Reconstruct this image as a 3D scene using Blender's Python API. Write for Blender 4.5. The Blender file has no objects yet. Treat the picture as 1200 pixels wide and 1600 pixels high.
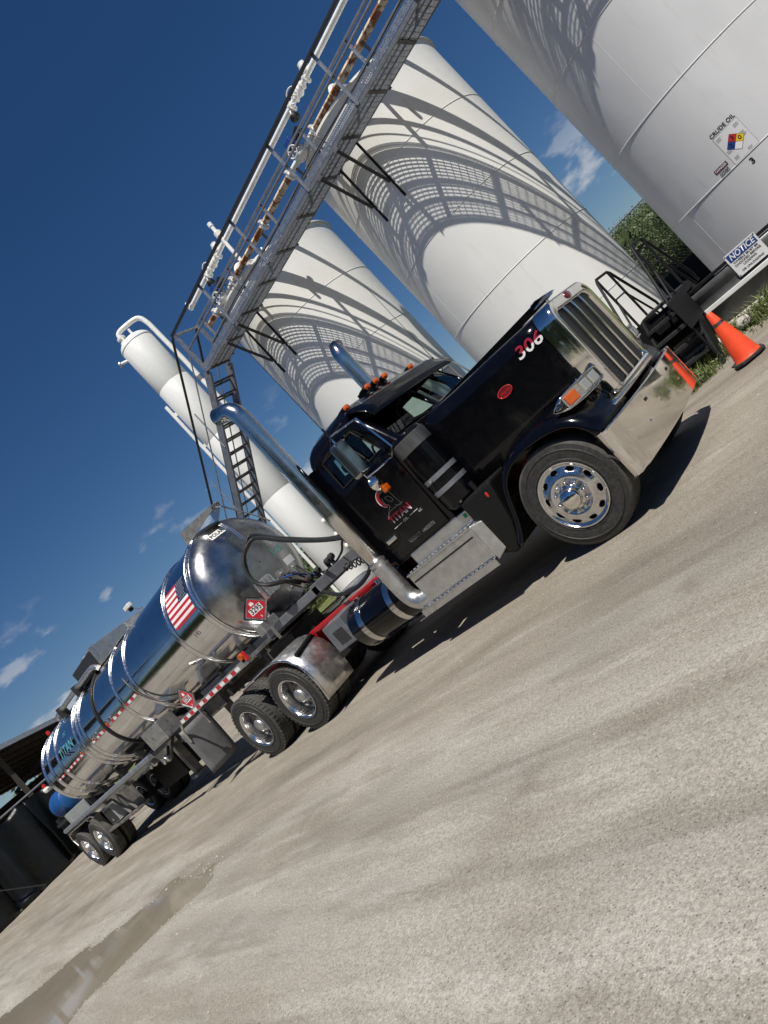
import bpy, bmesh, math, random
from mathutils import Vector, Matrix, noise
random.seed(7)
scene = bpy.context.scene
COL = scene.collection
R_ = math.radians
PI = math.pi

# ------------------------------------------------------------------ camera
YAW, PITCH, ROLL = .74319, .01198, .75020
CAM = Vector((3.3364, -6.7711, 1.5007))
_d = Vector((-math.sin(YAW)*math.cos(PITCH), math.cos(YAW)*math.cos(PITCH), math.sin(PITCH)))
_r = Vector((math.cos(YAW), math.sin(YAW), 0)); _u = _r.cross(_d)
_ri = _r*math.cos(ROLL) - _u*math.sin(ROLL); _ui = _r*math.sin(ROLL) + _u*math.cos(ROLL)
cd = bpy.data.cameras.new('camera'); cam = bpy.data.objects.new('camera', cd); COL.objects.link(cam)
cam.matrix_world = Matrix(((_ri.x, _ui.x, -_d.x, CAM.x), (_ri.y, _ui.y, -_d.y, CAM.y), (_ri.z, _ui.z, -_d.z, CAM.z), (0, 0, 0, 1)))
cd.sensor_fit = 'VERTICAL'; cd.sensor_height = 36; cd.lens = 36*1108.77/1600
cd.clip_start = .05; cd.clip_end = 2000
scene.camera = cam

# ------------------------------------------------------------------ sky, sun, exposure
SUN = Vector((.93, -1, 2.42)).normalized()
w = bpy.data.worlds.new('World'); scene.world = w; w.use_nodes = True
nt = w.node_tree; N = nt.nodes; L = nt.links; N.clear()
def nd(t, **k):
    n = N.new(t)
    for a, b in k.items(): setattr(n, a, b)
    return n
sky = nd('ShaderNodeTexSky', sky_type='NISHITA', sun_disc=False)
sky.sun_elevation = math.asin(SUN.z); sky.sun_rotation = math.atan2(SUN.x, SUN.y)
sky.altitude = 200; sky.air_density = 1.0; sky.dust_density = .25; sky.ozone_density = 4.0
hsv = nd('ShaderNodeHueSaturation'); hsv.inputs['Saturation'].default_value = 1.25; hsv.inputs['Hue'].default_value = .506; hsv.inputs['Value'].default_value = 1.0
L.new(sky.outputs[0], hsv.inputs['Color'])
tc = nd('ShaderNodeTexCoord'); sep = nd('ShaderNodeSeparateXYZ'); L.new(tc.outputs['Generated'], sep.inputs[0])
def wm(op, a, b=None, c=None):
    n = nd('ShaderNodeMath', operation=op)
    for i, v in enumerate((a, b, c)):
        if v is None: continue
        if isinstance(v, (int, float)): n.inputs[i].default_value = v
        else: L.new(v, n.inputs[i])
    return n.outputs[0]
den = wm('ADD', wm('MAXIMUM', sep.outputs[2], 0.0), .07)
cmb = nd('ShaderNodeCombineXYZ'); L.new(wm('DIVIDE', sep.outputs[0], den), cmb.inputs[0]); L.new(wm('DIVIDE', sep.outputs[1], den), cmb.inputs[1])
st_ = nd('ShaderNodeVectorMath', operation='MULTIPLY'); L.new(tc.outputs['Generated'], st_.inputs[0]); st_.inputs[1].default_value = (1, 1, 2.1)
n1 = nd('ShaderNodeTexNoise'); n1.inputs['Scale'].default_value = 7.5; n1.inputs['Detail'].default_value = 8; n1.inputs['Roughness'].default_value = .55
L.new(st_.outputs[0], n1.inputs['Vector'])
mr = nd('ShaderNodeMapRange', interpolation_type='SMOOTHSTEP'); L.new(n1.outputs[0], mr.inputs[0])
mr.inputs[1].default_value = .545; mr.inputs[2].default_value = .65; mr.inputs[3].default_value = 0; mr.inputs[4].default_value = 1
cmb2 = nd('ShaderNodeVectorMath', operation='MULTIPLY'); L.new(cmb.outputs[0], cmb2.inputs[0]); cmb2.inputs[1].default_value = (.35, 1.6, 1)
n2 = nd('ShaderNodeTexNoise'); n2.inputs['Scale'].default_value = .6; n2.inputs['Detail'].default_value = 9; n2.inputs['Roughness'].default_value = .6
L.new(cmb2.outputs[0], n2.inputs['Vector'])
mr2 = nd('ShaderNodeMapRange', interpolation_type='SMOOTHSTEP'); L.new(n2.outputs[0], mr2.inputs[0])
mr2.inputs[1].default_value = .56; mr2.inputs[2].default_value = .85; mr2.inputs[4].default_value = .35
cl = wm('MINIMUM', wm('ADD', mr.outputs[0], mr2.outputs[0]), .8)
low = nd('ShaderNodeMapRange', interpolation_type='SMOOTHSTEP'); L.new(sep.outputs[2], low.inputs[0])
low.inputs[1].default_value = .13; low.inputs[2].default_value = .26; low.inputs[3].default_value = 1; low.inputs[4].default_value = 0
mix = nd('ShaderNodeMix', data_type='RGBA'); L.new(wm('MULTIPLY', cl, low.outputs[0]), mix.inputs[0])
L.new(hsv.outputs[0], mix.inputs[6]); mix.inputs[7].default_value = (8.5, 9.0, 9.8, 1)
bg = nd('ShaderNodeBackground'); L.new(mix.outputs[2], bg.inputs[0]); bg.inputs[1].default_value = .05
ow = nd('ShaderNodeOutputWorld'); L.new(bg.outputs[0], ow.inputs[0])
sl = bpy.data.lights.new('sun', 'SUN'); sl.energy = 4.8; sl.angle = R_(.53); sl.color = (1, .955, .88)
so = bpy.data.objects.new('sun', sl); COL.objects.link(so)
so.rotation_euler = SUN.to_track_quat('Z', 'Y').to_euler(); so.location = (0, 0, 30)
vs = scene.view_settings; vs.view_transform = 'Standard'; vs.look = 'None'; vs.exposure = .18; vs.gamma = 1
scene.render.engine = 'CYCLES'
scene.cycles.max_bounces = 8; scene.cycles.transparent_max_bounces = 12

# ------------------------------------------------------------------ helpers
class MB:
    def __init__(s): s.v = []; s.f = []; s.m = []; s.cm = 0
    def add(s, vs, fs):
        o = len(s.v); s.v += [tuple(q) for q in vs]
        for f in fs: s.f.append([i+o for i in f]); s.m.append(s.cm)
        return s
    def box(s, x0, x1, y0, y1, z0, z1):
        return s.add([(x0,y0,z0),(x1,y0,z0),(x1,y1,z0),(x0,y1,z0),(x0,y0,z1),(x1,y0,z1),(x1,y1,z1),(x0,y1,z1)],
                     [(0,3,2,1),(4,5,6,7),(0,1,5,4),(1,2,6,5),(2,3,7,6),(3,0,4,7)])
    def bar(s, a, b, w, h, up=(0,0,1)):
        a = Vector(a); b = Vector(b); d = (b-a).normalized(); up = Vector(up)
        if abs(d.dot(up)) > .98: up = Vector((0,1,0))
        sd = d.cross(up).normalized(); u = sd.cross(d)
        vs = [p + sd*i*w/2 + u*j*h/2 for p in (a, b) for i, j in ((-1,-1),(1,-1),(1,1),(-1,1))]
        return s.add(vs, [(0,1,2,3),(7,6,5,4),(0,4,5,1),(1,5,6,2),(2,6,7,3),(3,7,4,0)])
    def cyl(s, a, b, r, r2=None, n=16):
        a = Vector(a); b = Vector(b); d = (b-a).normalized(); r2 = r if r2 is None else r2
        x = d.orthogonal().normalized(); y = d.cross(x)
        vs = [a + (x*math.cos(2*PI*i/n) + y*math.sin(2*PI*i/n))*r for i in range(n)] + [b + (x*math.cos(2*PI*i/n) + y*math.sin(2*PI*i/n))*r2 for i in range(n)]
        return s.add(vs, [(i,(i+1)%n,(i+1)%n+n,i+n) for i in range(n)] + [tuple(range(n-1,-1,-1)), tuple(range(n,2*n))])
    def tube(s, pts, r, n=10, caps=True, closed=False):
        P = [Vector(q) for q in pts]; m = len(P); rs = r if isinstance(r, (list, tuple)) else [r]*m
        T = []
        for i in range(m):
            a = P[(i-1) % m] if (closed or i > 0) else P[i]; b = P[(i+1) % m] if (closed or i < m-1) else P[i]
            T.append((b-a).normalized())
        x = T[0].orthogonal().normalized(); vs = []
        for i in range(m):
            x = (x - T[i]*x.dot(T[i])).normalized(); y = T[i].cross(x)
            vs += [P[i] + (x*math.cos(2*PI*k/n) + y*math.sin(2*PI*k/n))*rs[i] for k in range(n)]
        fs = [(i*n+k, i*n+(k+1) % n, ((i+1) % m)*n+(k+1) % n, ((i+1) % m)*n+k) for i in range(m if closed else m-1) for k in range(n)]
        if caps and not closed: fs += [tuple(range(n-1,-1,-1)), tuple((m-1)*n+k for k in range(n))]
        return s.add(vs, fs)
    def lathe(s, prof, o=(0,0,0), ax='Z', n=48, caps=False):
        m = len(prof); vs = []
        for r, h in prof:
            for k in range(n):
                c, q = r*math.cos(2*PI*k/n), r*math.sin(2*PI*k/n)
                vs.append({'Z': (o[0]+c, o[1]+q, o[2]+h), 'X': (o[0]+h, o[1]+c, o[2]+q), 'Y': (o[0]+q, o[1]+h, o[2]+c)}[ax])
        fs = [(i*n+k, i*n+(k+1) % n, (i+1)*n+(k+1) % n, (i+1)*n+k) for i in range(m-1) for k in range(n)]
        if caps: fs += [tuple(range(n-1,-1,-1)), tuple((m-1)*n+k for k in range(n))]
        return s.add(vs, fs)
    def prism(s, poly, vec):
        n = len(poly); a = [Vector(q) for q in poly]; v = Vector(vec)
        return s.add(a + [q+v for q in a], [(i,(i+1) % n,(i+1) % n+n,i+n) for i in range(n)] + [tuple(range(n-1,-1,-1)), tuple(range(n,2*n))])
    def grid(s, rows, closed=False):
        m = len(rows); n = len(rows[0]); vs = [q for r in rows for q in r]
        return s.add(vs, [(i*n+k, i*n+(k+1) % n, (i+1)*n+(k+1) % n, (i+1)*n+k) for i in range(m-1) for k in range(n if closed else n-1)])
    def mesh(s, name, mats, off=(0,0,0), smooth=35):
        me = bpy.data.meshes.new(name); o = Vector(off)
        me.from_pydata([tuple(Vector(q)-o) for q in s.v], [], s.f)
        for mt in (mats if isinstance(mats, (list, tuple)) else [mats]): me.materials.append(mt)
        if isinstance(mats, (list, tuple)): me.polygons.foreach_set('material_index', s.m)
        me.update()
        bm = bmesh.new(); bm.from_mesh(me); bmesh.ops.recalc_face_normals(bm, faces=bm.faces); bm.to_mesh(me); bm.free()
        if smooth:
            me.shade_smooth(); me.set_sharp_from_angle(angle=R_(smooth))
        return me
    def build(s, name, mats, parent=None, kind=None, smooth=35, bevel=0, solid=0, sub=0, seg=2):
        me = s.mesh(name, mats, root(parent).location if parent else (0,0,0), smooth)
        o = bpy.data.objects.new(name, me); COL.objects.link(o); o.parent = parent
        if sub: q = o.modifiers.new('Subdivision', 'SUBSURF'); q.levels = sub; q.render_levels = sub
        if solid: q = o.modifiers.new('Solidify', 'SOLIDIFY'); q.thickness = solid; q.offset = -1
        if bevel: q = o.modifiers.new('Bevel', 'BEVEL'); q.width = bevel; q.segments = seg; q.limit_method = 'ANGLE'; q.angle_limit = R_(40)
        if kind: o['kind'] = kind
        return o
def root(o):
    while o.parent: o = o.parent
    return o
def thing(name, label, cat, loc=(0,0,0), group=None):
    o = bpy.data.objects.new(name, None); COL.objects.link(o); o.location = loc; o.empty_display_size = .1
    return tag(o, label, cat, group)
def tag(o, label, cat, group=None):
    o['label'] = label; o['category'] = cat
    if group: o['group'] = group
    return o
def inst(name, me, loc, parent, rot=(0,0,0), scale=None):
    """object sharing mesh data; loc in world coordinates, parents carry no rotation"""
    o = bpy.data.objects.new(name, me); COL.objects.link(o); o.parent = parent
    l = Vector(loc); q = parent
    while q: l = l - q.location; q = q.parent
    o.location = l; o.rotation_euler = rot
    if scale: o.scale = scale
    return o
def arc(c, r, a0, a1, n, f):
    return [f(c[0]+r*math.cos(R_(a0+(a1-a0)*i/n)), c[1]+r*math.sin(R_(a0+(a1-a0)*i/n))) for i in range(n+1)]
def lerp(a, b, t): return a+(b-a)*t
def spline(pts, k=6):
    P = [Vector(q) for q in pts]; out = []
    for i in range(len(P)-1):
        a = P[max(i-1,0)]; b = P[i]; c = P[i+1]; d = P[min(i+2,len(P)-1)]
        for j in range(k):
            t = j/k; out.append(.5*((2*b)+(c-a)*t+(2*a-5*b+4*c-d)*t*t+(3*b-a-3*c+d)*t**3))
    return out+[P[-1]]
_dg = None
def text(s, size, o, right, up, mat, parent, name='lettering', shear=0, bold=0, align='CENTER', ext=.001, wrap=None, sx=1, fit=0):
    cu = bpy.data.curves.new('t', 'FONT'); cu.body = s; cu.size = size; cu.align_x = align; cu.align_y = 'CENTER'; cu.shear = shear; cu.offset = bold; cu.resolution_u = 3
    to = bpy.data.objects.new('t', cu); COL.objects.link(to)
    bpy.context.view_layer.update()
    me = bpy.data.meshes.new_from_object(to.evaluated_get(bpy.context.evaluated_depsgraph_get()))
    bpy.data.objects.remove(to); bpy.data.curves.remove(cu)
    if fit: xs = [v.co.x for v in me.vertices]; sx = fit/(max(xs)-min(xs))
    if wrap:
        bm = bmesh.new(); bm.from_mesh(me); xs = [v.co.x for v in bm.verts]; ys = [v.co.y for v in bm.verts]; st = .035
        for lo, hi, nrm in ((min(xs), max(xs), (1,0,0)), (min(ys), max(ys), (0,1,0))):
            k = lo+st
            while k < hi: bmesh.ops.bisect_plane(bm, geom=bm.verts[:]+bm.edges[:]+bm.faces[:], plane_co=Vector(nrm)*k, plane_no=nrm); k += st
        bm.to_mesh(me); bm.free()
    rt = Vector(right).normalized(); u = Vector(up).normalized(); nn = rt.cross(u); o = Vector(o); off = root(parent).location
    for v in me.vertices:
        q = o + rt*v.co.x*sx + u*v.co.y + nn*ext
        if wrap: q = wrap(q)
        v.co = q - off
    me.name = name; me.materials.clear(); me.materials.append(mat)
    ob = bpy.data.objects.new(name, me); COL.objects.link(ob); ob.parent = parent
    return ob

# ------------------------------------------------------------------ materials
def mat(name, col, rough=.5, metal=0, var=0, vs=6, bump=0, bs=60, coat=0, rv=0, stretch=None, dirt=None, ds=3, dth=(.5,.75), spec=.5, vdet=5, disp=0):
    m = bpy.data.materials.new(name); m.use_nodes = True; t = m.node_tree; n = t.nodes; l = t.links
    b = n['Principled BSDF']; b.inputs['Roughness'].default_value = rough; b.inputs['Metallic'].default_value = metal
    b.inputs['Base Color'].default_value = (*col, 1); b.inputs['Coat Weight'].default_value = coat; b.inputs['Specular IOR Level'].default_value = spec
    if coat: b.inputs['Coat Roughness'].default_value = .04
    if not (var or bump or rv or dirt): return m
    c = n.new('ShaderNodeTexCoord'); mp = n.new('ShaderNodeMapping'); l.new(c.outputs['Object'], mp.inputs[0])
    if stretch: mp.inputs['Scale'].default_value = stretch
    def noi(sc, det=5, ro=.55):
        x = n.new('ShaderNodeTexNoise'); x.inputs['Scale'].default_value = sc; x.inputs['Detail'].default_value = det; x.inputs['Roughness'].default_value = ro
        l.new(mp.outputs[0], x.inputs['Vector']); return x.outputs[0]
    out = None
    if var:
        r = n.new('ShaderNodeMapRange'); l.new(noi(vs, vdet), r.inputs[0]); r.inputs[1].default_value = .3; r.inputs[2].default_value = .7; r.inputs[3].default_value = 1-var; r.inputs[4].default_value = 1+var
        mx = n.new('ShaderNodeMix'); mx.data_type = 'RGBA'; mx.blend_type = 'MULTIPLY'; mx.inputs[0].default_value = 1
        mx.inputs[6].default_value = (*col, 1); l.new(r.outputs[0], mx.inputs[7]); out = mx.outputs[2]
    if dirt:
        r = n.new('ShaderNodeMapRange'); r.interpolation_type = 'SMOOTHSTEP'; l.new(noi(ds, 8, .62), r.inputs[0]); r.inputs[1].default_value = dth[0]; r.inputs[2].default_value = dth[1]
        mx = n.new('ShaderNodeMix'); mx.data_type = 'RGBA'; l.new(r.outputs[0], mx.inputs[0])
        if out: l.new(out, mx.inputs[6])
        else: mx.inputs[6].default_value = (*col, 1)
        mx.inputs[7].default_value = (*dirt, 1); out = mx.outputs[2]
    if out: l.new(out, b.inputs['Base Color'])
    if rv:
        r = n.new('ShaderNodeMapRange'); l.new(noi(vs*1.7, 6), r.inputs[0]); r.inputs[1].default_value = .3; r.inputs[2].default_value = .7
        r.inputs[3].default_value = max(rough-rv, .02); r.inputs[4].default_value = rough+rv; l.new(r.outputs[0], b.inputs['Roughness'])
    if bump:
        bp = n.new('ShaderNodeBump'); bp.inputs['Strength'].default_value = 1; bp.inputs['Distance'].default_value = bump
        l.new(noi(bs, 4), bp.inputs['Height']); l.new(bp.outputs[0], b.inputs['Normal'])
    return m
M = {}
M['tankwhite'] = mat('white_tank_paint', (.74,.74,.71), .38, var=.045, vs=1.2, bump=.0012, bs=3, rv=.08, stretch=(1,1,.5), dirt=(.52,.5,.45), ds=1.1, dth=(.60,.95))
def add_runs(m, colr, sc=7.0, lo=.60, hi=.80, amt=.5):
    t = m.node_tree; n = t.nodes; l = t.links; b = n['Principled BSDF']; src = b.inputs['Base Color'].links[0].from_socket
    c = n.new('ShaderNodeTexCoord'); mp = n.new('ShaderNodeMapping'); l.new(c.outputs['Object'], mp.inputs[0]); mp.inputs['Scale'].default_value = (1,1,.05)
    x = n.new('ShaderNodeTexNoise'); x.inputs['Scale'].default_value = sc; x.inputs['Detail'].default_value = 6; x.inputs['Roughness'].default_value = .65; l.new(mp.outputs[0], x.inputs['Vector'])
    y = n.new('ShaderNodeTexNoise'); y.inputs['Scale'].default_value = 1.3; y.inputs['Detail'].default_value = 4; l.new(c.outputs['Object'], y.inputs['Vector'])
    def rg(v, a, bb, h):
        r = n.new('ShaderNodeMapRange'); r.interpolation_type = 'SMOOTHSTEP'; l.new(v, r.inputs[0]); r.inputs[1].default_value = a; r.inputs[2].default_value = bb; r.inputs[4].default_value = h; return r.outputs[0]
    mu = n.new('ShaderNodeMath'); mu.operation = 'MULTIPLY'; l.new(rg(x.outputs[0], lo, hi, amt), mu.inputs[0]); l.new(rg(y.outputs[0], .40, .62, 1), mu.inputs[1])
    mx = n.new('ShaderNodeMix'); mx.data_type = 'RGBA'; l.new(mu.outputs[0], mx.inputs[0]); l.new(src, mx.inputs[6]); mx.inputs[7].default_value = (*colr, 1); l.new(mx.outputs[2], b.inputs['Base Color'])
add_runs(M['tankwhite'], (.42,.38,.31), 7, .56, .78, .55)
M['seam'] = mat('weld_bead', (.66,.66,.64), .45, var=.1, vs=20)
M['whitepipe'] = mat('white_pipe_paint', (.75,.75,.72), .4, var=.08, vs=8, dirt=(.35,.2,.1), ds=5, dth=(.66,.8))
M['rust'] = mat('rusty_white_pipe', (.62,.5,.34), .7, var=.25, vs=9, bump=.003, bs=40, dirt=(.20,.07,.018), ds=7, dth=(.44,.56))
M['galv'] = mat('galvanised_steel', (.36,.38,.41), .42, .75, var=.22, vs=14, rv=.1)
M['greysteel'] = mat('grey_painted_steel', (.17,.18,.20), .5, .35, var=.2, vs=8, rv=.1)
M['darksteel'] = mat('dark_steel', (.035,.035,.037), .5, .3, var=.3, vs=10, bump=.001)
M['blacksteel'] = mat('black_painted_steel', (.008,.008,.009), .6, 0, var=.3, vs=12, spec=.25)
M['blackpaint'] = mat('glossy_black_truck_paint', (.0018,.0018,.003), .14, 0, spec=.36, bump=.0004, bs=4, rv=.05, dirt=(.022,.021,.019), ds=3.5, dth=(.52,.95))
M['blackplastic'] = mat('black_plastic', (.008,.008,.008), .55, spec=.25, bump=.001, bs=120)
M['rubber'] = mat('tyre_rubber', (.017,.0165,.016), .62, var=.35, vs=14, bump=.0012, bs=70, dirt=(.06,.057,.05), ds=38, dth=(.3,.9))
M['tread'] = mat('dusty_tread', (.06,.058,.053), .85, var=.35, vs=20, bump=.0015, bs=70)
M['hose'] = mat('black_hose', (.012,.012,.012), .5, var=.3, vs=30)
M['chrome'] = mat('chrome', (.80,.78,.74), .07, 1, bump=.0006, bs=5, rv=.03, vs=6)
M['satin'] = mat('satin_chrome_pipe', (.62,.61,.585), .17, 1, var=.1, vs=9, rv=.06, bump=.0004, bs=12)
M['alu'] = mat('polished_aluminium', (.66,.66,.66), .2, 1, var=.1, vs=20, rv=.1, bump=.0004, bs=30)
M['dullalu'] = mat('dull_aluminium', (.58,.575,.56), .36, .9, var=.15, vs=9, rv=.12, bump=.0008, bs=40)
M['mirrorss'] = mat('polished_stainless_tank', (.62,.62,.615), .10, 1, var=.08, vs=2.2, bump=.0022, bs=1.6, rv=.03, dirt=(.34,.33,.31), ds=2.3, dth=(.55,.95))
M['headss'] = mat('brushed_stainless_head', (.42,.42,.415), .27, 1, var=.22, vs=2.5, rv=.08, bump=.0012, bs=4, dirt=(.18,.18,.18), ds=2.0, dth=(.45,.8))
M['red'] = mat('red_frame_paint', (.42,.012,.018), .35, coat=.4, var=.15, vs=10, dirt=(.09,.02,.02), ds=9, dth=(.55,.8))
M['decalred'] = mat('red_print', (.5,.015,.03), .45)
M['decalwhite'] = mat('white_print', (.78,.78,.76), .45)
M['decalblue'] = mat('blue_print', (.01,.05,.22), .45)
M['navy'] = mat('navy_print', (.005,.011,.045), .5)
M['decalyellow'] = mat('yellow_print', (.72,.52,.02), .45)
M['decalblack'] = mat('black_print', (.008,.008,.008), .5)
M['decalgrey'] = mat('grey_print', (.22,.22,.22), .5)
M['cyan'] = mat('cyan_print', (.08,.3,.42), .4)
M['teal'] = mat('teal_print', (.08,.26,.24), .5)
M['amber'] = mat('amber_lens', (.5,.085,.004), .18, coat=.8, bump=.002, bs=90)
M['redlens'] = mat('red_lens', (.5,.02,.012), .18, coat=.8)
M['clearlens'] = mat('clear_lens', (.55,.56,.57), .12, .6, bump=.004, bs=45)
M['badge'] = mat('dark_red_badge', (.13,.01,.02), .25, coat=.6)
M['orange'] = mat('orange_cone_plastic', (.85,.075,.022), .5, var=.12, vs=8, dirt=(.4,.06,.03), ds=9, dth=(.6,.85))
M['bluepoly'] = mat('blue_plastic', (.008,.075,.24), .4, var=.15, vs=5)
M['greypanel'] = mat('grey_panel', (.30,.32,.31), .5, var=.1)
M['tarp'] = mat('black_tarp', (.003,.0038,.0042), .36, spec=.35, var=.35, vs=3, bump=.02, bs=5)
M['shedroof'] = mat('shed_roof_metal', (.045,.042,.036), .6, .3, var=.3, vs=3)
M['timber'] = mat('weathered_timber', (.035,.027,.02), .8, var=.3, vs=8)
M['wallface'] = mat('containment_steel', (.15,.155,.155), .5, .5, var=.22, vs=4, rv=.1, dirt=(.08,.075,.06), ds=2.5, dth=(.5,.8))
M['liner'] = mat('black_liner', (.006,.006,.007), .5, var=.2, bump=.004, bs=6)
M['stone'] = mat('limestone_rock', (.42,.39,.34), .9, var=.2, vs=7, bump=.01, bs=14)
M['pebble'] = mat('limestone_pebbles', (.40,.37,.32), .9, var=.45, vs=30)
M['wheeldisc'] = mat('dull_wheel_disc', (.16,.16,.155), .5, .6, var=.3, vs=20)
M['mirrorback'] = mat('mirror_housing', (.36,.365,.35), .2, 1, var=.15, vs=8)
M['seat'] = mat('cab_upholstery', (.03,.03,.032), .7)
M['mesh'] = mat('grille_wire', (.11,.11,.115), .4, .7)
M['mudflap'] = mat('grey_mudflap', (.13,.13,.135), .55, var=.2, vs=4, dirt=(.2,.19,.17), ds=5, dth=(.55,.85))
M['muddy'] = mat('muddy_steel', (.12,.115,.105), .7, .2, var=.25, vs=6, dirt=(.22,.2,.17), ds=5, dth=(.45,.7))
M['blackpipe'] = mat('black_square_tube', (.02,.02,.021), .45)
def glassmat(name, tint, refl=.10):
    m = bpy.data.materials.new(name); m.use_nodes = True; t = m.node_tree; n = t.nodes; l = t.links
    n.remove(n['Principled BSDF']); o = n['Material Output']
    tr = n.new('ShaderNodeBsdfTransparent'); tr.inputs[0].default_value = (*tint, 1)
    gl = n.new('ShaderNodeBsdfGlossy'); gl.inputs['Roughness'].default_value = .01; gl.inputs[0].default_value = (.9,.95,.95,1)
    fr = n.new('ShaderNodeFresnel'); fr.inputs[0].default_value = 1.5
    mx = n.new('ShaderNodeMixShader'); l.new(fr.outputs[0], mx.inputs[0]); l.new(tr.outputs[0], mx.inputs[1]); l.new(gl.outputs[0], mx.inputs[2]); l.new(mx.outputs[0], o.inputs[0])
    return m
M['screen'] = mat('intake_screen_metal', (.16,.16,.155), .4, .8, var=.3, vs=60, stretch=(1,1,.1))
M['tankgrey'] = mat('greyer_tank_shell', (.60,.605,.61), .36, var=.06, vs=1.1, bump=.0012, bs=3, rv=.08, stretch=(1,1,.5), dirt=(.34,.33,.31), ds=1.2, dth=(.58,.95))  # shell colour of the nearest tank, set greyer than the others
add_runs(M['tankgrey'], (.33,.31,.27), 7, .56, .78, .5)
M['glass'] = glassmat('tinted_window_glass', (.56,.66,.63))
def twotone(name, top, bot, zsplit, soft=.004):
    """printed decal: two colours split along a horizontal line"""
    m = bpy.data.materials.new(name); m.use_nodes = True; t = m.node_tree; n = t.nodes; l = t.links; b = n['Principled BSDF']
    c = n.new('ShaderNodeTexCoord'); s = n.new('ShaderNodeSeparateXYZ'); l.new(c.outputs['Object'], s.inputs[0])
    r = n.new('ShaderNodeMapRange'); l.new(s.outputs[2], r.inputs[0]); r.inputs[1].default_value = zsplit-soft; r.inputs[2].default_value = zsplit+soft
    mx = n.new('ShaderNodeMix'); mx.data_type = 'RGBA'; l.new(r.outputs[0], mx.inputs[0]); mx.inputs[6].default_value = (*bot, 1); mx.inputs[7].default_value = (*top, 1)
    l.new(mx.outputs[2], b.inputs['Base Color']); b.inputs['Roughness'].default_value = .45
    return m
def groundmat():
    m = bpy.data.materials.new('crushed_limestone_yard'); m.use_nodes = True; t = m.node_tree; n = t.nodes; l = t.links; b = n['Principled BSDF']
    b.inputs['Roughness'].default_value = .93; b.inputs['Specular IOR Level'].default_value = .25
    c = n.new('ShaderNodeTexCoord')
    def mp(sc, rz=0):
        x = n.new('ShaderNodeMapping'); l.new(c.outputs['Object'], x.inputs[0]); x.inputs['Scale'].default_value = sc; x.inputs['Rotation'].default_value = (0,0,rz); return x.outputs[0]
    def noi(v, sc, det=6, ro=.6):
        x = n.new('ShaderNodeTexNoise'); x.inputs['Scale'].default_value = sc; x.inputs['Detail'].default_value = det; x.inputs['Roughness'].default_value = ro; l.new(v, x.inputs['Vector']); return x.outputs[0]
    def ramp(v, a, bb, lo=0, hi=1):
        x = n.new('ShaderNodeMapRange'); x.interpolation_type = 'SMOOTHSTEP'; l.new(v, x.inputs[0]); x.inputs[1].default_value = a; x.inputs[2].default_value = bb; x.inputs[3].default_value = lo; x.inputs[4].default_value = hi; return x.outputs[0]
    def mixc(f, a, bb, bl='MIX'):
        x = n.new('ShaderNodeMix'); x.data_type = 'RGBA'; x.blend_type = bl
        if isinstance(f, float): x.inputs[0].default_value = f
        else: l.new(f, x.inputs[0])
        for i, v in ((6, a), (7, bb)):
            if isinstance(v, tuple): x.inputs[i].default_value = (*v, 1)
            else: l.new(v, x.inputs[i])
        return x.outputs[2]
    p = mp((1,1,1)); st = mp((.2,1.0,1), R_(-9)); st2 = mp((.35,1.7,1), R_(-13))
    col = mixc(ramp(noi(st, 1.1, 7), .34, .66), (.335,.302,.25), (.445,.413,.36))
    col = mixc(ramp(noi(p, .42, 7, .68), .50, .64, 0, .5), col, (.295,.26,.21))
    col = mixc(ramp(noi(st2, 1.8, 10, .74), .49, .66, 0, .6), col, (.52,.487,.43))
    col = mixc(ramp(noi(st2, 4.5, 9, .75), .54, .68, 0, .5), col, (.27,.24,.19))
    col = mixc(ramp(noi(p, .9, 6, .6), .60, .74, 0, .6), col, (.19,.162,.122))
    col = mixc(ramp(noi(p, 2.6, 6, .6), .67, .75, 0, .6), col, (.11,.095,.075))
    # travelled lane beside the parked truck: browner trodden dirt, with noisy limits, and tyre tracks in it
    sy = n.new('ShaderNodeSeparateXYZ'); l.new(c.outputs['Object'], sy.inputs[0])
    la = n.new('ShaderNodeMath'); la.operation = 'MULTIPLY_ADD'; l.new(noi(st, .9, 6), la.inputs[0]); la.inputs[1].default_value = 3.2; l.new(sy.outputs[1], la.inputs[2])
    lf = n.new('ShaderNodeMath'); lf.operation = 'MULTIPLY'; l.new(ramp(la.outputs[0], -2.6, -.6, 0, .62), lf.inputs[0]); l.new(ramp(noi(st2, 1.2, 6), .3, .6, .4, 1), lf.inputs[1])
    col = mixc(lf.outputs[0], col, (.235,.203,.155))
    wv = n.new('ShaderNodeTexWave'); wv.bands_direction = 'Y'; wv.inputs['Scale'].default_value = .42; wv.inputs['Distortion'].default_value = 2.2; wv.inputs['Detail'].default_value = 3; l.new(mp((.25,1,1), R_(-7)), wv.inputs['Vector'])
    tk = n.new('ShaderNodeMath'); tk.operation = 'MULTIPLY'; l.new(ramp(wv.outputs['Fac'], .76, .95, 0, .42), tk.inputs[0]); l.new(ramp(noi(st2, 2.0, 5), .42, .6, 0, 1), tk.inputs[1])
    col = mixc(tk.outputs[0], col, (.23,.2,.155))
    g = n.new('ShaderNodeMix'); g.data_type = 'RGBA'; g.blend_type = 'MULTIPLY'; g.inputs[0].default_value = 1
    l.new(col, g.inputs[6]); l.new(ramp(noi(p, 60, 7, .78), .30, .70, .62, 1.24), g.inputs[7])
    g2 = n.new('ShaderNodeMix'); g2.data_type = 'RGBA'; g2.blend_type = 'MULTIPLY'; g2.inputs[0].default_value = 1
    vo = n.new('ShaderNodeTexVoronoi'); vo.inputs['Scale'].default_value = 120; l.new(p, vo.inputs['Vector'])
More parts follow.
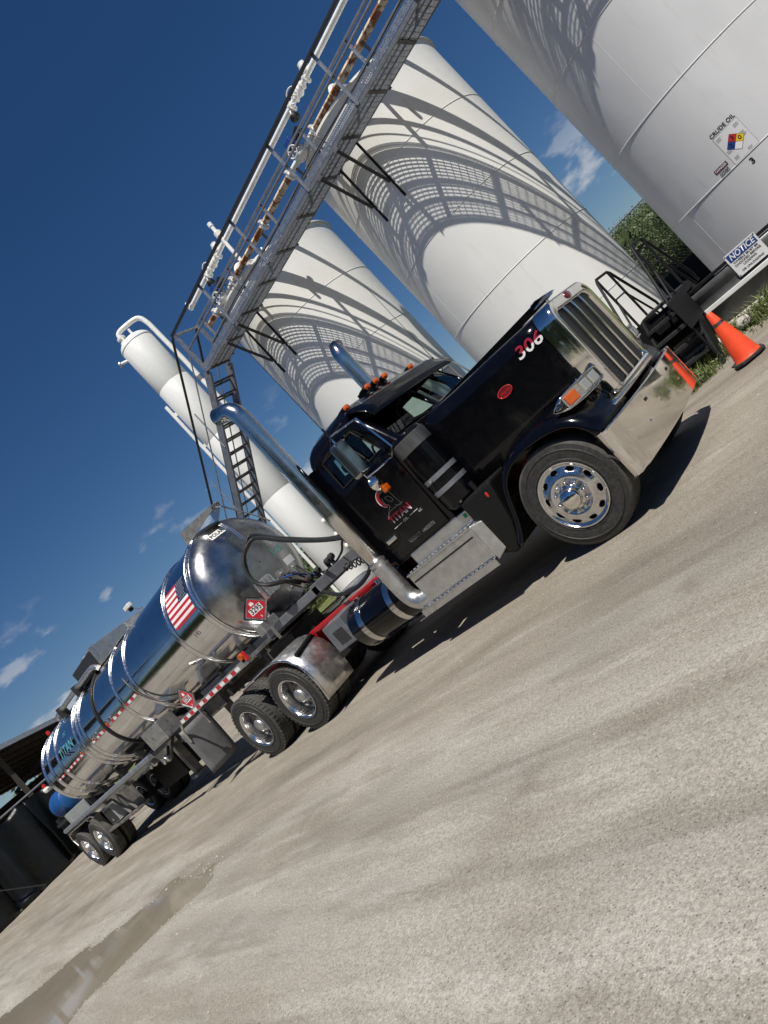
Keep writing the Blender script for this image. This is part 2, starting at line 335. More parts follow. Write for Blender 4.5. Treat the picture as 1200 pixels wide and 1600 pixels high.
    pit = n.new('ShaderNodeTexVoronoi'); pit.inputs['Scale'].default_value = 42; l.new(p, pit.inputs['Vector'])
    pm_ = n.new('ShaderNodeMath'); pm_.operation = 'MULTIPLY'; l.new(ramp(pit.outputs['Distance'], .06, .24, .38, 1), pm_.inputs[0]); l.new(ramp(vo.outputs['Distance'], .05, .7, 1.08, .84), pm_.inputs[1])
    l.new(g.outputs[2], g2.inputs[6]); l.new(pm_.outputs[0], g2.inputs[7])
    # wet rim around puddle: damp where ground is low
    s = n.new('ShaderNodeSeparateXYZ'); l.new(c.outputs['Object'], s.inputs[0])
    wet = ramp(s.outputs[2], -.035, -.006, .6, 1)
    g3 = n.new('ShaderNodeMix'); g3.data_type = 'RGBA'; g3.blend_type = 'MULTIPLY'; g3.inputs[0].default_value = 1; l.new(g2.outputs[2], g3.inputs[6]); l.new(wet, g3.inputs[7])
    l.new(g3.outputs[2], b.inputs['Base Color'])
    bp = n.new('ShaderNodeBump'); bp.inputs['Distance'].default_value = .007; l.new(noi(p, 30, 9, .75), bp.inputs['Height'])
    b2 = n.new('ShaderNodeBump'); b2.inputs['Distance'].default_value = .0022; l.new(vo.outputs['Distance'], b2.inputs['Height']); b2.invert = True; l.new(bp.outputs[0], b2.inputs['Normal'])
    b3 = n.new('ShaderNodeBump'); b3.inputs['Distance'].default_value = .02; l.new(noi(st2, 1.6, 5), b3.inputs['Height']); l.new(b2.outputs[0], b3.inputs['Normal'])
    l.new(b3.outputs[0], b.inputs['Normal'])
    return m
M['ground'] = groundmat()
def watermat():
    m = mat('muddy_puddle_water', (.25,.22,.17), .05, 0, bump=.0003, bs=6, var=.12, vs=1.5); m.node_tree.nodes['Principled BSDF'].inputs['IOR'].default_value = 1.27
    return m
M['water'] = watermat()
def leafmat(name, a, b_):
    m = bpy.data.materials.new(name); m.use_nodes = True; t = m.node_tree; n = t.nodes; l = t.links; b = n['Principled BSDF']
    c = n.new('ShaderNodeTexCoord'); x = n.new('ShaderNodeTexNoise'); x.inputs['Scale'].default_value = .9; x.inputs['Detail'].default_value = 6; l.new(c.outputs['Object'], x.inputs['Vector'])
    r = n.new('ShaderNodeMapRange'); l.new(x.outputs[0], r.inputs[0]); r.inputs[1].default_value = .35; r.inputs[2].default_value = .65
    mx = n.new('ShaderNodeMix'); mx.data_type = 'RGBA'; l.new(r.outputs[0], mx.inputs[0]); mx.inputs[6].default_value = (*a, 1); mx.inputs[7].default_value = (*b_, 1)
    l.new(mx.outputs[2], b.inputs['Base Color']); b.inputs['Roughness'].default_value = .6
    return m
M['leaf'] = leafmat('wood_leaves', (.028,.05,.012), (.075,.105,.026))
M['bank'] = leafmat('bank_grass', (.10,.13,.03), (.16,.17,.06))
M['weed'] = leafmat('weed_leaves', (.06,.10,.02), (.16,.19,.06))
# ------------------------------------------------------------------ ground, puddle
PUD = [(-4.95,-3.97),(-5.3,-3.82),(-6.4,-3.8),(-7.3,-4.1),(-8.0,-4.37),(-9.1,-4.45),(-9.8,-4.9),(-11.5,-5.6),(-12,-7.2),(-7,-7.2),(-6.0,-5.6),(-6.0,-5.15),(-5.75,-4.8),(-5.4,-4.38)]
def sdpoly(x, y, P):
    d = 1e9; ins = False; n = len(P)
    for i in range(n):
        ax, ay = P[i]; bx, by = P[(i+1) % n]; ex, ey = bx-ax, by-ay; wx, wy = x-ax, y-ay
        t = max(0, min(1, (wx*ex+wy*ey)/(ex*ex+ey*ey))); d = min(d, math.hypot(wx-ex*t, wy-ey*t))
        if (ay > y) != (by > y) and x < (bx-ax)*(y-ay)/(by-ay)+ax: ins = not ins
    return -d if ins else d
def sm(a, b, t): t = max(0, min(1, (t-a)/(b-a))); return t*t*(3-2*t)
def gz(x, y):
    z = .016*noise.noise((x*.25, y*1.6, 3)) + .008*noise.noise((x*1.1, y*3.1, 9)) - .012
    wheel = 1 - sm(.35, .9, abs(abs(y)-.95)) if (-18 < x < 1) else 0
    z = lerp(z, -.004, wheel*.85)
    if -14 < x < -3.5 and -8.5 < y < -2.5:
        d = sdpoly(x, y, PUD) + .10*noise.noise((x*2.2, y*2.2, 1)) + .05*noise.noise((x*7, y*7, 5))
        z = lerp(-.055, z, sm(-.25, .3, d))
    if y > 3.0: z += .17*sm(3.2, 4.1, y) + .05*noise.noise((x*1.5, y*1.5, 2))*sm(3, 3.6, y)*(1-sm(4.2, 4.6, y))
    if x < -20: z += .12*sm(-22, -28, x)*max(0, 1)
    return z
def axis(dense, far):
    a, b, st = dense; v = []; q = a
    while q <= b: v.append(q); q += st
    s_ = st; lo = a; hi = v[-1]; pre = []; post = []
    while lo > -far: s_ *= 1.25; lo -= s_; pre.append(lo)
    s_ = st
    while hi < far: s_ *= 1.25; hi += s_; post.append(hi)
    return pre[::-1]+v+post
X = axis((-13, 5, .11), 450); Y = axis((-7.2, 4.6, .11), 450)
g = MB(); g.grid([[(x, y, gz(x, y)) for x in X] for y in Y])
o = g.build('ground', M['ground'], smooth=180); o['kind'] = 'structure'
g = MB(); g.add([(-14,-9,-.022),(-4.4,-9,-.022),(-4.4,-3.4,-.022),(-14,-3.4,-.022)], [(0,1,2,3)])
o = g.build('puddle', M['water'], smooth=0); o['kind'] = 'structure'
# loose stones
def stone(mb, x, y, z, r, rnd=random):
    vs = []
    for dx, dy, dz in ((1,0,0),(-1,0,0),(0,1,0),(0,-1,0),(0,0,.75),(0,0,-.6)):
        k = r*rnd.uniform(.65, 1.3); vs.append((x+dx*k+rnd.uniform(-.3,.3)*r, y+dy*k+rnd.uniform(-.3,.3)*r, z+dz*k))
    mb.add(vs, [(0,2,4),(2,1,4),(1,3,4),(3,0,4),(2,0,5),(1,2,5),(3,1,5),(0,3,5)])
g = MB(); k = 0
for i in range(19000):
    if i < 9000:
        x = random.uniform(-13, -4); y = random.uniform(-7, -3); d = sdpoly(x, y, PUD)
        if d < -.12 or random.random() > math.exp(-max(d, 0)*2.6): continue
        r = random.uniform(.004, .014)
    else:
        a = random.random(); t = 1.5+18*a**2.2; th = YAW+PI/2+random.uniform(-.75, .75)
        x = CAM.x+t*math.cos(th); y = CAM.y+t*math.sin(th)
        if y > 3 or noise.noise((x*.5, y*1.4, 0)) < .05+random.uniform(-.3,.3): continue
        r = random.uniform(.002, .005) if random.random() < .95 else random.uniform(.005, .010)
    stone(g, x, y, gz(x, y)+r*.2, r)
o = g.build('gravel', M['pebble'], kind='stuff', smooth=0); o['label'] = 'loose pale limestone pebbles on the yard and round the puddle'; o['category'] = 'gravel'

# ------------------------------------------------------------------ far bank and wood
def bz(x, y): return .25 + .11*sm(13, 40, y)*26 + .4*noise.noise((x*.12, y*.12, 4))*sm(13.5, 18, y)
g = MB(); g.grid([[(x, y, bz(x, y)) for x in range(-90, 61, 3)] for y in (12.4, 13.4, 15, 17, 20, 24, 30, 38, 50, 70)])
o = g.build('grass_bank', M['bank'], smooth=180); o['kind'] = 'structure'
def leaf(mb, c, s, rnd=random):
    a = Vector((rnd.gauss(0,1), rnd.gauss(0,1), rnd.gauss(0,1))).normalized(); b = a.orthogonal().normalized()*s*.5; a = a*s
    c = Vector(c); mb.v += [tuple(c-a), tuple(c+b), tuple(c+a), tuple(c-b)]; n = len(mb.v); mb.f.append([n-4, n-3, n-2, n-1]); mb.m.append(0)
def bush(mb, c, rx, rz, n, s, rnd=random):
    lob = [(Vector((rnd.gauss(0,.45)*rx, rnd.gauss(0,.45)*rx, rnd.uniform(-.3,.75)*rz)), rnd.uniform(.35,.6)) for _ in range(9)]
    for _ in range(n):
        q, k = lob[rnd.randrange(9)]; d = Vector((rnd.gauss(0,1), rnd.gauss(0,1), rnd.gauss(0,1))).normalized()*rnd.uniform(.75, 1.05)
        leaf(mb, Vector(c)+q+Vector((d.x*rx*k, d.y*rx*k, d.z*rz*k)), s*rnd.uniform(.6, 1.3), rnd)
g = MB(); rb = random.Random(3)
for i in range(300):
    y = rb.uniform(17, 30); fine = i < 70; x = 3.3-(y+6.77)*rb.uniform(.19, .33) if fine else rb.uniform(-60, 8)
    top = 1.45+.072*(y+6.77)+rb.uniform(-.6, .15); rz = rb.uniform(.7, 1.2)
    bush(g, (x, y, top-rz), rb.uniform(1.5, 2.4), rz, 3200 if fine else 200, .036 if fine else .17, rb)
for i in range(120):
    y = rb.uniform(12.8, 17.5); x = 3.3-(y+6.77)*rb.uniform(.18, .34); rz = rb.uniform(.2, .5); bush(g, (x, y, bz(x, y)+rz*.5), rb.uniform(.4, .8), rz, 330, .04, rb)
for i in range(60):
    x = rb.uniform(-46, -16); y = 12.4+(-16-x)*.62+rb.uniform(-1, 2); rz = rb.uniform(.8, 1.5); bush(g, (x, y, rz*.7+rb.uniform(0, 1.4)), rb.uniform(.9, 1.5), rz, 260, .13, rb)
o = g.build('wood', M['leaf'], kind='stuff', smooth=0); tag(o, 'green wood and scrub rising behind the tanks', 'wood')
g = MB()
for i in range(150):
    x = rb.uniform(-110, 70); y = -40-rb.uniform(0, 12)-abs(x)*.05; h = rb.uniform(9, 15)
    bush(g, (x, y, h*.5), rb.uniform(3, 5), h*.55, 230, .6, rb)
for i in range(60):
    y = rb.uniform(-60, 60); x = 75+rb.uniform(0, 10); h = rb.uniform(4, 9); bush(g, (x, y, h*.5), rb.uniform(3, 5), h*.55, 120, .6, rb)
for i in range(70):
    y = rb.uniform(-70, 40); x = -62-rb.uniform(0, 14); h = rb.uniform(4, 7.5); bush(g, (x, y, h*.5), rb.uniform(2.5, 4), h*.55, 260, .4, rb)
o = g.build('wood', M['leaf'], kind='stuff', smooth=0); tag(o, 'distant treeline bordering the yard, mirrored in the trailer', 'wood')

# ------------------------------------------------------------------ storage tanks
TR = 1.7; TY = 6.98; TZ = 7.57; SEAMS = [.38, 1.81, 3.23, 4.67, 6.12, TZ]
def make_tank(cx, label, paint='tankwhite'):
    t = thing('storage_tank', label, 'tank', (cx, TY, 0), 'white upright storage tanks')
    c = (cx, TY, 0)
    for i in range(5):
        z0, z1 = SEAMS[i], SEAMS[i+1]
        MB().lathe([(TR-.004, z0), (TR, z0+.006), (TR, z1-.006), (TR-.004, z1)], c, 'Z', 128).build('shell_course', M[paint], t, smooth=30)
        if i < 4:
            MB().lathe([(TR-.002, z1-.007), (TR+.007, z1-.005), (TR+.009, z1), (TR+.007, z1+.005), (TR-.002, z1+.007)], c, 'Z', 128).build('weld_seam', M['seam'], t, smooth=60)
        a = R_(-90 + (-48, 35, -20, 55, 8)[i] + cx*3); q = MB(); e = .004/TR
        q.grid([[(cx+(TR+o_)*math.cos(a+s_*e), TY+(TR+o_)*math.sin(a+s_*e), z) for s_, o_ in ((-1,-.001),(-.5,.0025),(.5,.0025),(1,-.001))] for z in (z0+.008, z1-.008)])
        q.build('vertical_weld', M['seam'], t, smooth=60)
    MB().lathe([(TR-.002, TZ-.07), (TR+.05, TZ-.068), (TR+.05, TZ-.06), (TR+.004, TZ-.058), (TR+.004, TZ), (TR-.03, TZ+.012), (.3, TZ+.36), (.05, TZ+.37)], c, 'Z', 96).build('roof', M['tankwhite'], t, smooth=25)
    MB().lathe([(.3, TZ+.3), (.3, TZ+.5), (.36, TZ+.5), (.36, TZ+.55), (.001, TZ+.58)], c, 'Z', 24).build('roof_hatch', M['tankwhite'], t)
    MB().lathe([(TR+.14, .2), (TR+.14, .36), (TR-.01, .385)], c, 'Z', 64).build('foundation_ring', M['muddy'], t)
    a = R_(-90+42); n = Vector((math.cos(a), math.sin(a), 0)); b = Vector((cx, TY, TZ-.18))+n*(TR+.01)
    MB().tube([b+Vector((0,0,-.02)), b+n*.10+Vector((0,0,.0)), b+n*.17+Vector((0,0,.10)), b+n*.10+Vector((0,0,.20)), b+Vector((0,0,.18))], .022, 8).build('lifting_lug', M['tankwhite'], t)
    q = MB(); q.bar(b+Vector((0,0,-.02)), b+Vector((0,0,-.36)), .05, .02, up=n); q.build('lug_plate', M['tankwhite'], t)
    return t
T1 = make_tank(-6.66, 'white storage tank farthest left, behind the black cab and exhaust stack')
T2 = make_tank(-2.38, 'middle white storage tank with grated catwalk shadow, behind the truck hood')
T3 = make_tank(1.91, 'nearest storage tank, pale grey with crude oil hazard sign', 'tankgrey')
def wr(off):
    def f(q):
        a = (q.x-1.91)/TR; return Vector((1.91+(TR+off)*math.sin(a), TY-(TR+off)*math.cos(a), q.z))
    return f
def wquad(mb, pts, off, k=6):
    """quad (x,z corners in order) wrapped on tank 3"""
    a, b, c, d = [Vector((p[0], 0, p[1])) for p in pts]; f = wr(off)
    mb.grid([[f(lerp(lerp(a, b, i/k), lerp(d, c, i/k), j/k)) for i in range(k+1)] for j in range(k+1)])
q = MB(); wquad(q, [(1.695,1.815),(2.085,1.815),(2.085,2.30),(1.695,2.30)], .003); sh = q.build('hazard_sheet', mat('sign_sheet', (.66,.66,.66), .4), T3, smooth=80)
q = MB()
for a, b in (((1.70,2.293),(2.08,2.297)),((1.70,1.82),(2.08,1.824)),((1.70,1.82),(1.704,2.297)),((2.076,1.82),(2.08,2.297))): wquad(q, [a, (b[0], a[1]), b, (a[0], b[1])], .0045)
for (x0, z, n_) in ((1.72,2.25,4),(1.72,2.03,4),(1.98,2.10,6),(1.98,2.24,4),(1.74,1.90,4),(1.93,1.87,3)):
    for j in range(n_): wquad(q, [(x0,z-j*.014),(x0+random.uniform(.05,.09),z-j*.014),(x0+.06,z-j*.014+.004),(x0,z-j*.014+.004)], .0045, 2)
q.build('small_print', M['decalgrey'], sh, smooth=80)
cx, cz, h = 1.885, 2.055, .068
for nm, m_, dx, dz in (('red_field','decalred',0,1),('yellow_field','decalyellow',1,0),('white_field','decalwhite',0,-1),('blue_field','decalblue',-1,0)):
    q = MB(); x, z = cx+dx*h, cz+dz*h; s_ = h*.95; wquad(q, [(x,z-s_),(x+s_,z),(x,z+s_),(x-s_,z)], .006); q.build(nm, M[m_], sh, smooth=80)
q = MB(); wquad(q, [(cx,cz-2.04*h),(cx+2.04*h,cz),(cx,cz+2.04*h),(cx-2.04*h,cz)], .0048); q.build('diamond_border', M['decalblack'], sh, smooth=80)
for s_, x, z in (('3',cx,cz+h),('0',cx+h,cz),('2',cx-h,cz)): text(s_, .085, (x,0,z), (1,0,0), (0,0,1), M['decalblack'], sh, bold=.002, wrap=wr(.0075))
text('CRUDE OIL', .08, (1.885,0,2.338), (1,0,0), (0,0,1), M['decalblack'], T3, bold=.0014, wrap=wr(.004), fit=.385)
text('3', .12, (1.875,0,1.70), (1,0,0), (0,0,1), M['decalblack'], T3, bold=.004, wrap=wr(.004))
q = MB(); wquad(q, [(1.435,1.905),(1.645,1.905),(1.645,1.965),(1.435,1.965)], .004); dg = q.build('danger_sign', mat('danger_print', (.10,.012,.02), .45), T3, smooth=80)
text('DANGER', .05, (1.54,0,1.935), (1,0,0), (0,0,1), M['decalwhite'], dg, bold=.0008, wrap=wr(.006), sx=.9)
q = MB()
for j in range(4):
    x = 1.46+random.uniform(0,.02)
    while x < 1.62: s_ = random.uniform(.012,.03); wquad(q, [(x,1.872-j*.021),(x+s_,1.872-j*.021),(x+s_,1.885-j*.021),(x,1.885-j*.021)], .005, 1); x += s_+.008
q.build('small_print', M['decalblack'], dg, smooth=80)

# ------------------------------------------------------------------ slim vertical vessel behind
VX, VY, VR, VT = -14.1, 8.95, .6, 11.75
t = thing('vertical_vessel', 'tall slim white pressure vessel with looping top pipe, behind the trailer', 'vessel', (VX, VY, 0))
def lat(a, f=0): return Vector((VX, VY, 0)) + Vector((.736,.677,0))*a + Vector((.677,-.736,0))*f
for z0, z1 in ((1.5,4.6),(4.6,7.3),(7.3,9.6),(9.6,VT-.35)):
    MB().lathe([(VR-.003, z0), (VR, z0+.006), (VR, z1-.006), (VR-.003, z1)], (VX, VY, 0), 'Z', 48).build('shell_section', M['tankwhite'], t, smooth=30)
MB().lathe([(VR*math.cos(a*PI/2), VT-.35+.33*math.sin(a*PI/2)) for a in [i/8 for i in range(8)]]+[(.02, VT-.02)], (VX, VY, 0), 'Z', 48).build('domed_head', M['tankwhite'], t, smooth=60)
MB().lathe([(VR+.02, 0), (VR+.02, 1.5), (VR, 1.52)], (VX, VY, 0), 'Z', 48).build('skirt', M['tankwhite'], t)
MB().lathe([(VR+.001, VT-.37), (VR+.012, VT-.36), (VR+.012, VT-.34), (VR+.001, VT-.33)], (VX, VY, 0), 'Z', 48).build('weld_seam', M['seam'], t)
zt = VT
q = MB(); q.tube(spline([lat(-.25)+Vector((0,0,zt-.1)), lat(-.25)+Vector((0,0,zt+.25)), lat(-.18)+Vector((0,0,zt+.34)), lat(0)+Vector((0,0,zt+.37)), lat(.5)+Vector((0,0,zt+.33)), lat(.68)+Vector((0,0,zt+.2)), lat(.76)+Vector((0,0,zt-.1))], 5)+[lat(.80)+Vector((0,0,z)) for z in (10,8,6,4,1.0)], .085, 12)
q.build('overhead_pipe', M['whitepipe'], t)
for z in (zt-.05, zt+.13): MB().cyl(lat(-.25)+Vector((0,0,z)), lat(-.25)+Vector((0,0,z+.06)), .15, n=16).build('pipe_flange', M['whitepipe'], t)
q = MB(); q.tube([lat(-.70,.1)+Vector((0,0,z)) for z in (9.2, 6, 3, .6)], .06, 10); q.build('side_pipe', M['whitepipe'], t)
for z in (8.8, 7.4, 6.0, 4.6): MB().bar(lat(-.72,.1)+Vector((0,0,z)), lat(-.56,.05)+Vector((0,0,z)), .08, .12).build('pipe_bracket', M['whitepipe'], t)
for z, a in ((9.1,.85),(7.7,.85),(6.6,.85),(5.6,.85)): MB().cyl(lat(.80)+Vector((0,0,z)), lat(.80)+Vector((0,0,z+.16)), .10, n=12).build('pipe_collar', M['greysteel'], t)
MB().cyl(lat(-.5)+Vector((0,0,zt-.55)), lat(-.85)+Vector((0,0,zt-.45)), .05, n=10).build('nozzle', M['whitepipe'], t)
MB().cyl(lat(-.83)+Vector((0,0,zt-.47)), lat(-.88)+Vector((0,0,zt-.455)), .11, n=14).build('nozzle_flange', M['galv'], t)
for a, z in ((-.2,zt+.0),(.15,zt+.0)): MB().cyl(lat(a,.2)+Vector((0,0,z-.1)), lat(a,.2)+Vector((0,0,z+.14)), .045, n=8).build('lifting_eye', M['whitepipe'], t)
for z in (2.9,2.3,1.8): MB().cyl(lat(.5,.2)+Vector((0,0,z)), lat(1.0,.3)+Vector((0,0,z)), .09, n=12).build('nozzle', M['whitepipe'], t); MB().cyl(lat(.92,.3)+Vector((0,0,z)), lat(1.0,.32)+Vector((0,0,z)), .17, n=14).build('nozzle_flange', M['whitepipe'], t)

# ------------------------------------------------------------------ catwalk with stair
YO, YI = 4.44, 5.15; XA, XB = -8.0, 6.6; ZB = 6.70; ZD = 6.76
t = CW = thing('catwalk', 'grey steel catwalk with grating, guard rails and stair along the tank tops', 'catwalk', (XA, YO, 0))
def channel(y, s, z0, m_, nm):
    q = MB(); q.prism([(XA, y, z0), (XA, y+s*.05, z0), (XA, y+s*.05, z0+.006), (XA, y+s*.006, z0+.006), (XA, y+s*.006, z0+.075), (XA, y, z0+.075)], (XB-XA, 0, 0))
    return q.build(nm, m_, t, smooth=0)
channel(YO, 1, ZB, M['greysteel'], 'outer_beam'); channel(YI, -1, ZB+.03, M['darksteel'], 'inner_beam')
def perforated(y, z0, z1, nm):
    pit = .042; n = int((XB-XA)/pit); q = MB(); rows = 2; hz = (z1-z0)/rows; hw = .007
    for i in range(n):
        for j in range(rows):
            xc = XA+(i+.5+(j % 2)*.0)*pit; zc = z0+(j+.5)*hz; X_ = (xc-pit/2, xc-hw, xc+hw, xc+pit/2); Z_ = (zc-hz/2, zc-hw, zc+hw, zc+hz/2)
            vs = [(x, y, z) for z in Z_ for x in X_]; q.add(vs, [(a+4*b, a+1+4*b, a+5+4*b, a+4+4*b) for a in range(3) for b in range(3) if not (a == 1 and b == 1)])
    return q.build(nm, M['galv'], t, smooth=0)
perforated(YO-.004, ZB+.078, 6.893, 'outer_toe_board'); perforated(YI+.004, ZB+.108, 6.93, 'inner_toe_board')
q = MB(); nb = 19
for i in range(nb):
    y = YO+.03+(YI-YO-.06)*i/(nb-1); q.box(XA, XB, y-.003, y+.003, ZD-.036, ZD)
x = XA+.05
while x < XB: q.box(x-.005, x+.005, YO+.01, YI-.01, ZD-.008, ZD+.001); x += .1
q.build('grating', M['galv'], t, kind='stuff', smooth=0)
POSTX = [XA+.03, -6.4, -4.69, -2.98, -1.27, .44, 2.15, 3.86, 5.57]
bm_ = MB(); bm_.box(-.03, .03, YO+.055-YO, YI-.06-YO, ZB+.0, ZB+.07); me = bm_.mesh('cross_beam', M['darksteel'])
x = XA+.1
while x < XB: inst('cross_beam', me, (x, YO, 0), t); x += .855
pm = MB(); pm.box(-.025, .025, -.006, .0, 6.72, 7.84); pm.box(-.025, -.019, -.045, -.006, 6.72, 7.84); pme = pm.mesh('guard_post', M['galv'], smooth=0)
for x in POSTX:
    inst('guard_post', pme, (x, YO-.012, 0), t); inst('guard_post', pme, (x+.25, YI+.06, 0), t)
for nm, y, z, s_, m_ in (('top_rail',YO-.05,7.84,.055,'blackpipe'),('middle_rail',YO-.03,7.34,.038,'greysteel'),('top_rail',YI+.05,7.85,.045,'greysteel'),('middle_rail',YI+.05,7.32,.05,'greysteel')):
    q = MB(); q.box(XA, XB, y-s_/2, y+s_/2, z-s_/2, z+s_/2); q.build(nm, M[m_], t, smooth=0, bevel=.006)
q = MB(); q.box(XA-.02, XA+.03, YO, YI+.02, 7.80, 7.85); q.build('end_rail', M['galv'], t, smooth=0)
for cx in (-6.66, -2.38, 1.91):
    for s_ in (-.29, .29):
        x = cx+s_
        MB().bar((x, YI+.03, ZB+.05), (x, YI+.03, 5.48), .038, .038).build('knee_brace_upright', M['blacksteel'], t, smooth=0)
        MB().bar((x-.03, YO+.02, ZB-.01), (x-.03, YI+.02, 5.85), .04, .05, up=(1,0,0)).build('knee_brace', M['darksteel'], t, smooth=0)
        q = MB(); q.box(x-.06, x+.04, YO-.012, YO+.05, ZB-.05, ZB-.003); q.build('brace_bracket', M['greysteel'], t, smooth=0)
        q = MB(); q.tube([(x+.02, YI+.06+.012*math.sin(i*1.7), 5.95-i*.03) for i in range(9)], .016, 6); q.build('anchor_chain', M['whitepipe'], t)
S0, S1 = Vector((XA, 0, 6.70)), Vector((XA-6.62, 0, .02))
for y in (YO, YI):
    q = MB(); q.bar(S0+Vector((0,y,0)), S1+Vector((0,y,0)), .06, .19); q.build('stair_stringer', M['greysteel'], t, smooth=0)
tm = MB(); tm.box(-.11, -.05, YO+.03-YO, YI-.03-YO, -.015, .015); tm.box(.05, .11, YO+.03-YO, YI-.03-YO, -.015, .015); tm.box(-.11, .11, .33, .36, -.012, .012); tme = tm.mesh('stair_tread', M['darksteel'], smooth=0)
for i in range(1, 28): z = 6.70-i*.245; inst('stair_tread', tme, (XA-(6.70-z)*.991+.02, YO, z), t)
for y in (YO-.03, YI+.03):
    q = MB(); q.tube([(XA+.02, y, 7.82), (XA-.1, y, 7.78), (XA-7.0, y, .98+.05)], .03, 8); q.build('stair_handrail', M['blackpipe'], t)
    q = MB(); q.tube([(XA, y, 7.28), (XA-7.0, y, .5)], .018, 6); q.build('stair_middle_rail', M['galv'], t)
    for i in range(1, 6): x = XA-1.25*i; z = 6.70-1.25*i*1.009; q = MB(); q.tube([(x, y, z-.05), (x, y, z+1.02)], .018, 6); q.build('stair_post', M['galv'], t)
for x in (XA+.06,):
    for y in (YO-.03, YI+.03): q = MB(); q.box(x-.04, x+.04, y-.03, y+.03, 6.7, 7.83); q.build('end_post', M['galv'], t, smooth=0)

# ------------------------------------------------------------------ pipes over the catwalk
t = thing('header_pipe', 'white pipe with handwheel valves above the catwalk top rail', 'pipe', (-8.2, 5.67, 8.44))
q = MB(); q.cyl((-8.2,5.67,8.44), (6.6,5.67,8.44), .055, n=16); q.build('pipe_run', M['whitepipe'], t)
def handwheel(c, r, ax, p, m_):
    c = Vector(c); a = Vector(ax).normalized(); x = a.orthogonal().normalized(); y = a.cross(x)
    q = MB(); q.tube([c+(x*math.cos(2*PI*i/24)+y*math.sin(2*PI*i/24))*r for i in range(24)], .011, 6, closed=True)
    for i in range(4): q.cyl(c, c+(x*math.cos(PI*i/2)+y*math.sin(PI*i/2))*r, .008, n=6)
    q.cyl(c-a*.12, c+a*.02, .014, n=8); return q.build('handwheel', M[m_], p)
def flange(c, ax, r, p, m_='whitepipe', th=.03):
    c = Vector(c); a = Vector(ax).normalized(); q = MB(); q.cyl(c-a*th/2, c+a*th/2, r, n=20)
    x = a.orthogonal().normalized(); y = a.cross(x)
    for i in range(8): d = (x*math.cos(PI*i/4)+y*math.sin(PI*i/4))*r*.8; q.cyl(c+d-a*th, c+d+a*th, .011, n=6)
    return q.build('flange', M[m_], p)
for x in (-6.75, -2.45, 1.85):
    y, z = 5.67, 8.44
    q = MB(); q.lathe([(.06,-.17),(.09,-.15),(.09,-.12),(.07,-.1),(.11,0),(.07,.1),(.09,.12),(.09,.15),(.06,.17)], (x,y,z), 'X', 18); q.build('valve_body', M['whitepipe'], t)
    handwheel((x-.02,y-.25,z-.06), .14, (0,-1,.1), t, 'whitepipe'); flange((x-.3,y,z), (1,0,0), .12, t); flange((x+.28,y,z), (1,0,0), .12, t)
    q = MB(); q.cyl((x-.38,y,z), (x-.38,y-.04,z-.12), .035, n=12); q.build('drop_leg', M['whitepipe'], t)
    q = MB(); q.lathe([(.02,-.07),(.09,-.06),(.10,-.01),(.08,.05),(.02,.06)], (x-.38,y-.04,z-.18), 'Z', 18); q.build('vent_cap', M['blackplastic'], t)
    q = MB(); q.lathe([(.03,-.11),(.085,-.10),(.085,-.02),(.10,-.02),(.10,.03),(.075,.05),(.075,.10),(.03,.11)], (x+.38,y+.02,z+.13), 'Z', 18); q.build('relief_vent', M['whitepipe'], t)
q = MB(); q.cyl((-6.05,5.60,7.78), (-6.05,5.67,8.9), .045, n=12); q.cyl((-6.05,5.665,8.86), (-6.05,5.67,8.95), .058, n=12); q.build('vent_stub', M['whitepipe'], t)
q = MB(); q.lathe([(.04,-.07),(.09,-.06),(.09,.04),(.07,.06),(.04,.08)], (-6.05,5.66,8.64), 'Z', 18); q.build('vent_valve', M['whitepipe'], t)
handwheel((-8.1,5.6,8.46), .11, (-1,-.3,.1), t, 'whitepipe')
t = thing('rusty_pipe', 'rust-streaked pipe with elbows and valves running inside the catwalk rail', 'pipe', (-8, 5.37, 7.66))
segs = [(-7.9,-7.45),(-6.35,-4.9),(-4.75,-3.65),(-2.55,.65),(1.75,3.2),(3.4,6.6)]
for a, b in segs: q = MB(); q.cyl((a,5.37,7.66), (b,5.37,7.66), .068, n=16); q.build('pipe_run', M['rust'], t)
for a, b in ((-7.45,-6.35),(-4.9,-4.75),(-3.65,-2.55),(.65,1.75),(3.2,3.4)): q = MB(); q.cyl((a,5.37,7.66), (b,5.37,7.66), .06, n=16); q.build('pipe_spool', M['whitepipe'], t)
for x in (-7.4,-6.4,-4.82,-3.6,-2.6,.7,1.7,3.3): flange((x,5.37,7.66), (1,0,0), .125, t, 'whitepipe' if x < -3 else 'whitepipe')
for x in (-6.9, -3.1, 1.2):
    q = MB(); q.lathe([(.07,-.16),(.11,-.12),(.13,0),(.11,.12),(.07,.16)], (x,5.37,7.66), 'X', 18); q.build('valve_body', M['whitepipe'], t)
    q = MB(); q.box(x-.10, x+.10, 5.22, 5.42, 7.80, 8.0); q.build('actuator', M['decalblue'], t, smooth=0, bevel=.02)
    q = MB(); q.cyl((x+.16,5.30,7.86), (x+.34,5.28,7.90), .085, n=16); q.build('actuator_cap', M['blackplastic'], t)
    handwheel((x+.0,5.15,7.72), .115, (0,-1,.15), t, 'whitepipe')
    q = MB(); q.tube(spline([(x+.1,5.3,7.9),(x+.35,5.25,7.72),(x+.55,5.2,7.45),(x+.6,5.2,7.1),(x+.75,5.2,6.95)], 5), .012, 6); q.build('cable', M['hose'], t)
for x in (-7.4,-5.0,-3.4,-.9,2.1): q = MB(); q.cyl((x,5.37,7.60), (x,5.45,7.0), .03, n=8); q.build('pipe_support', M['greysteel'], t)
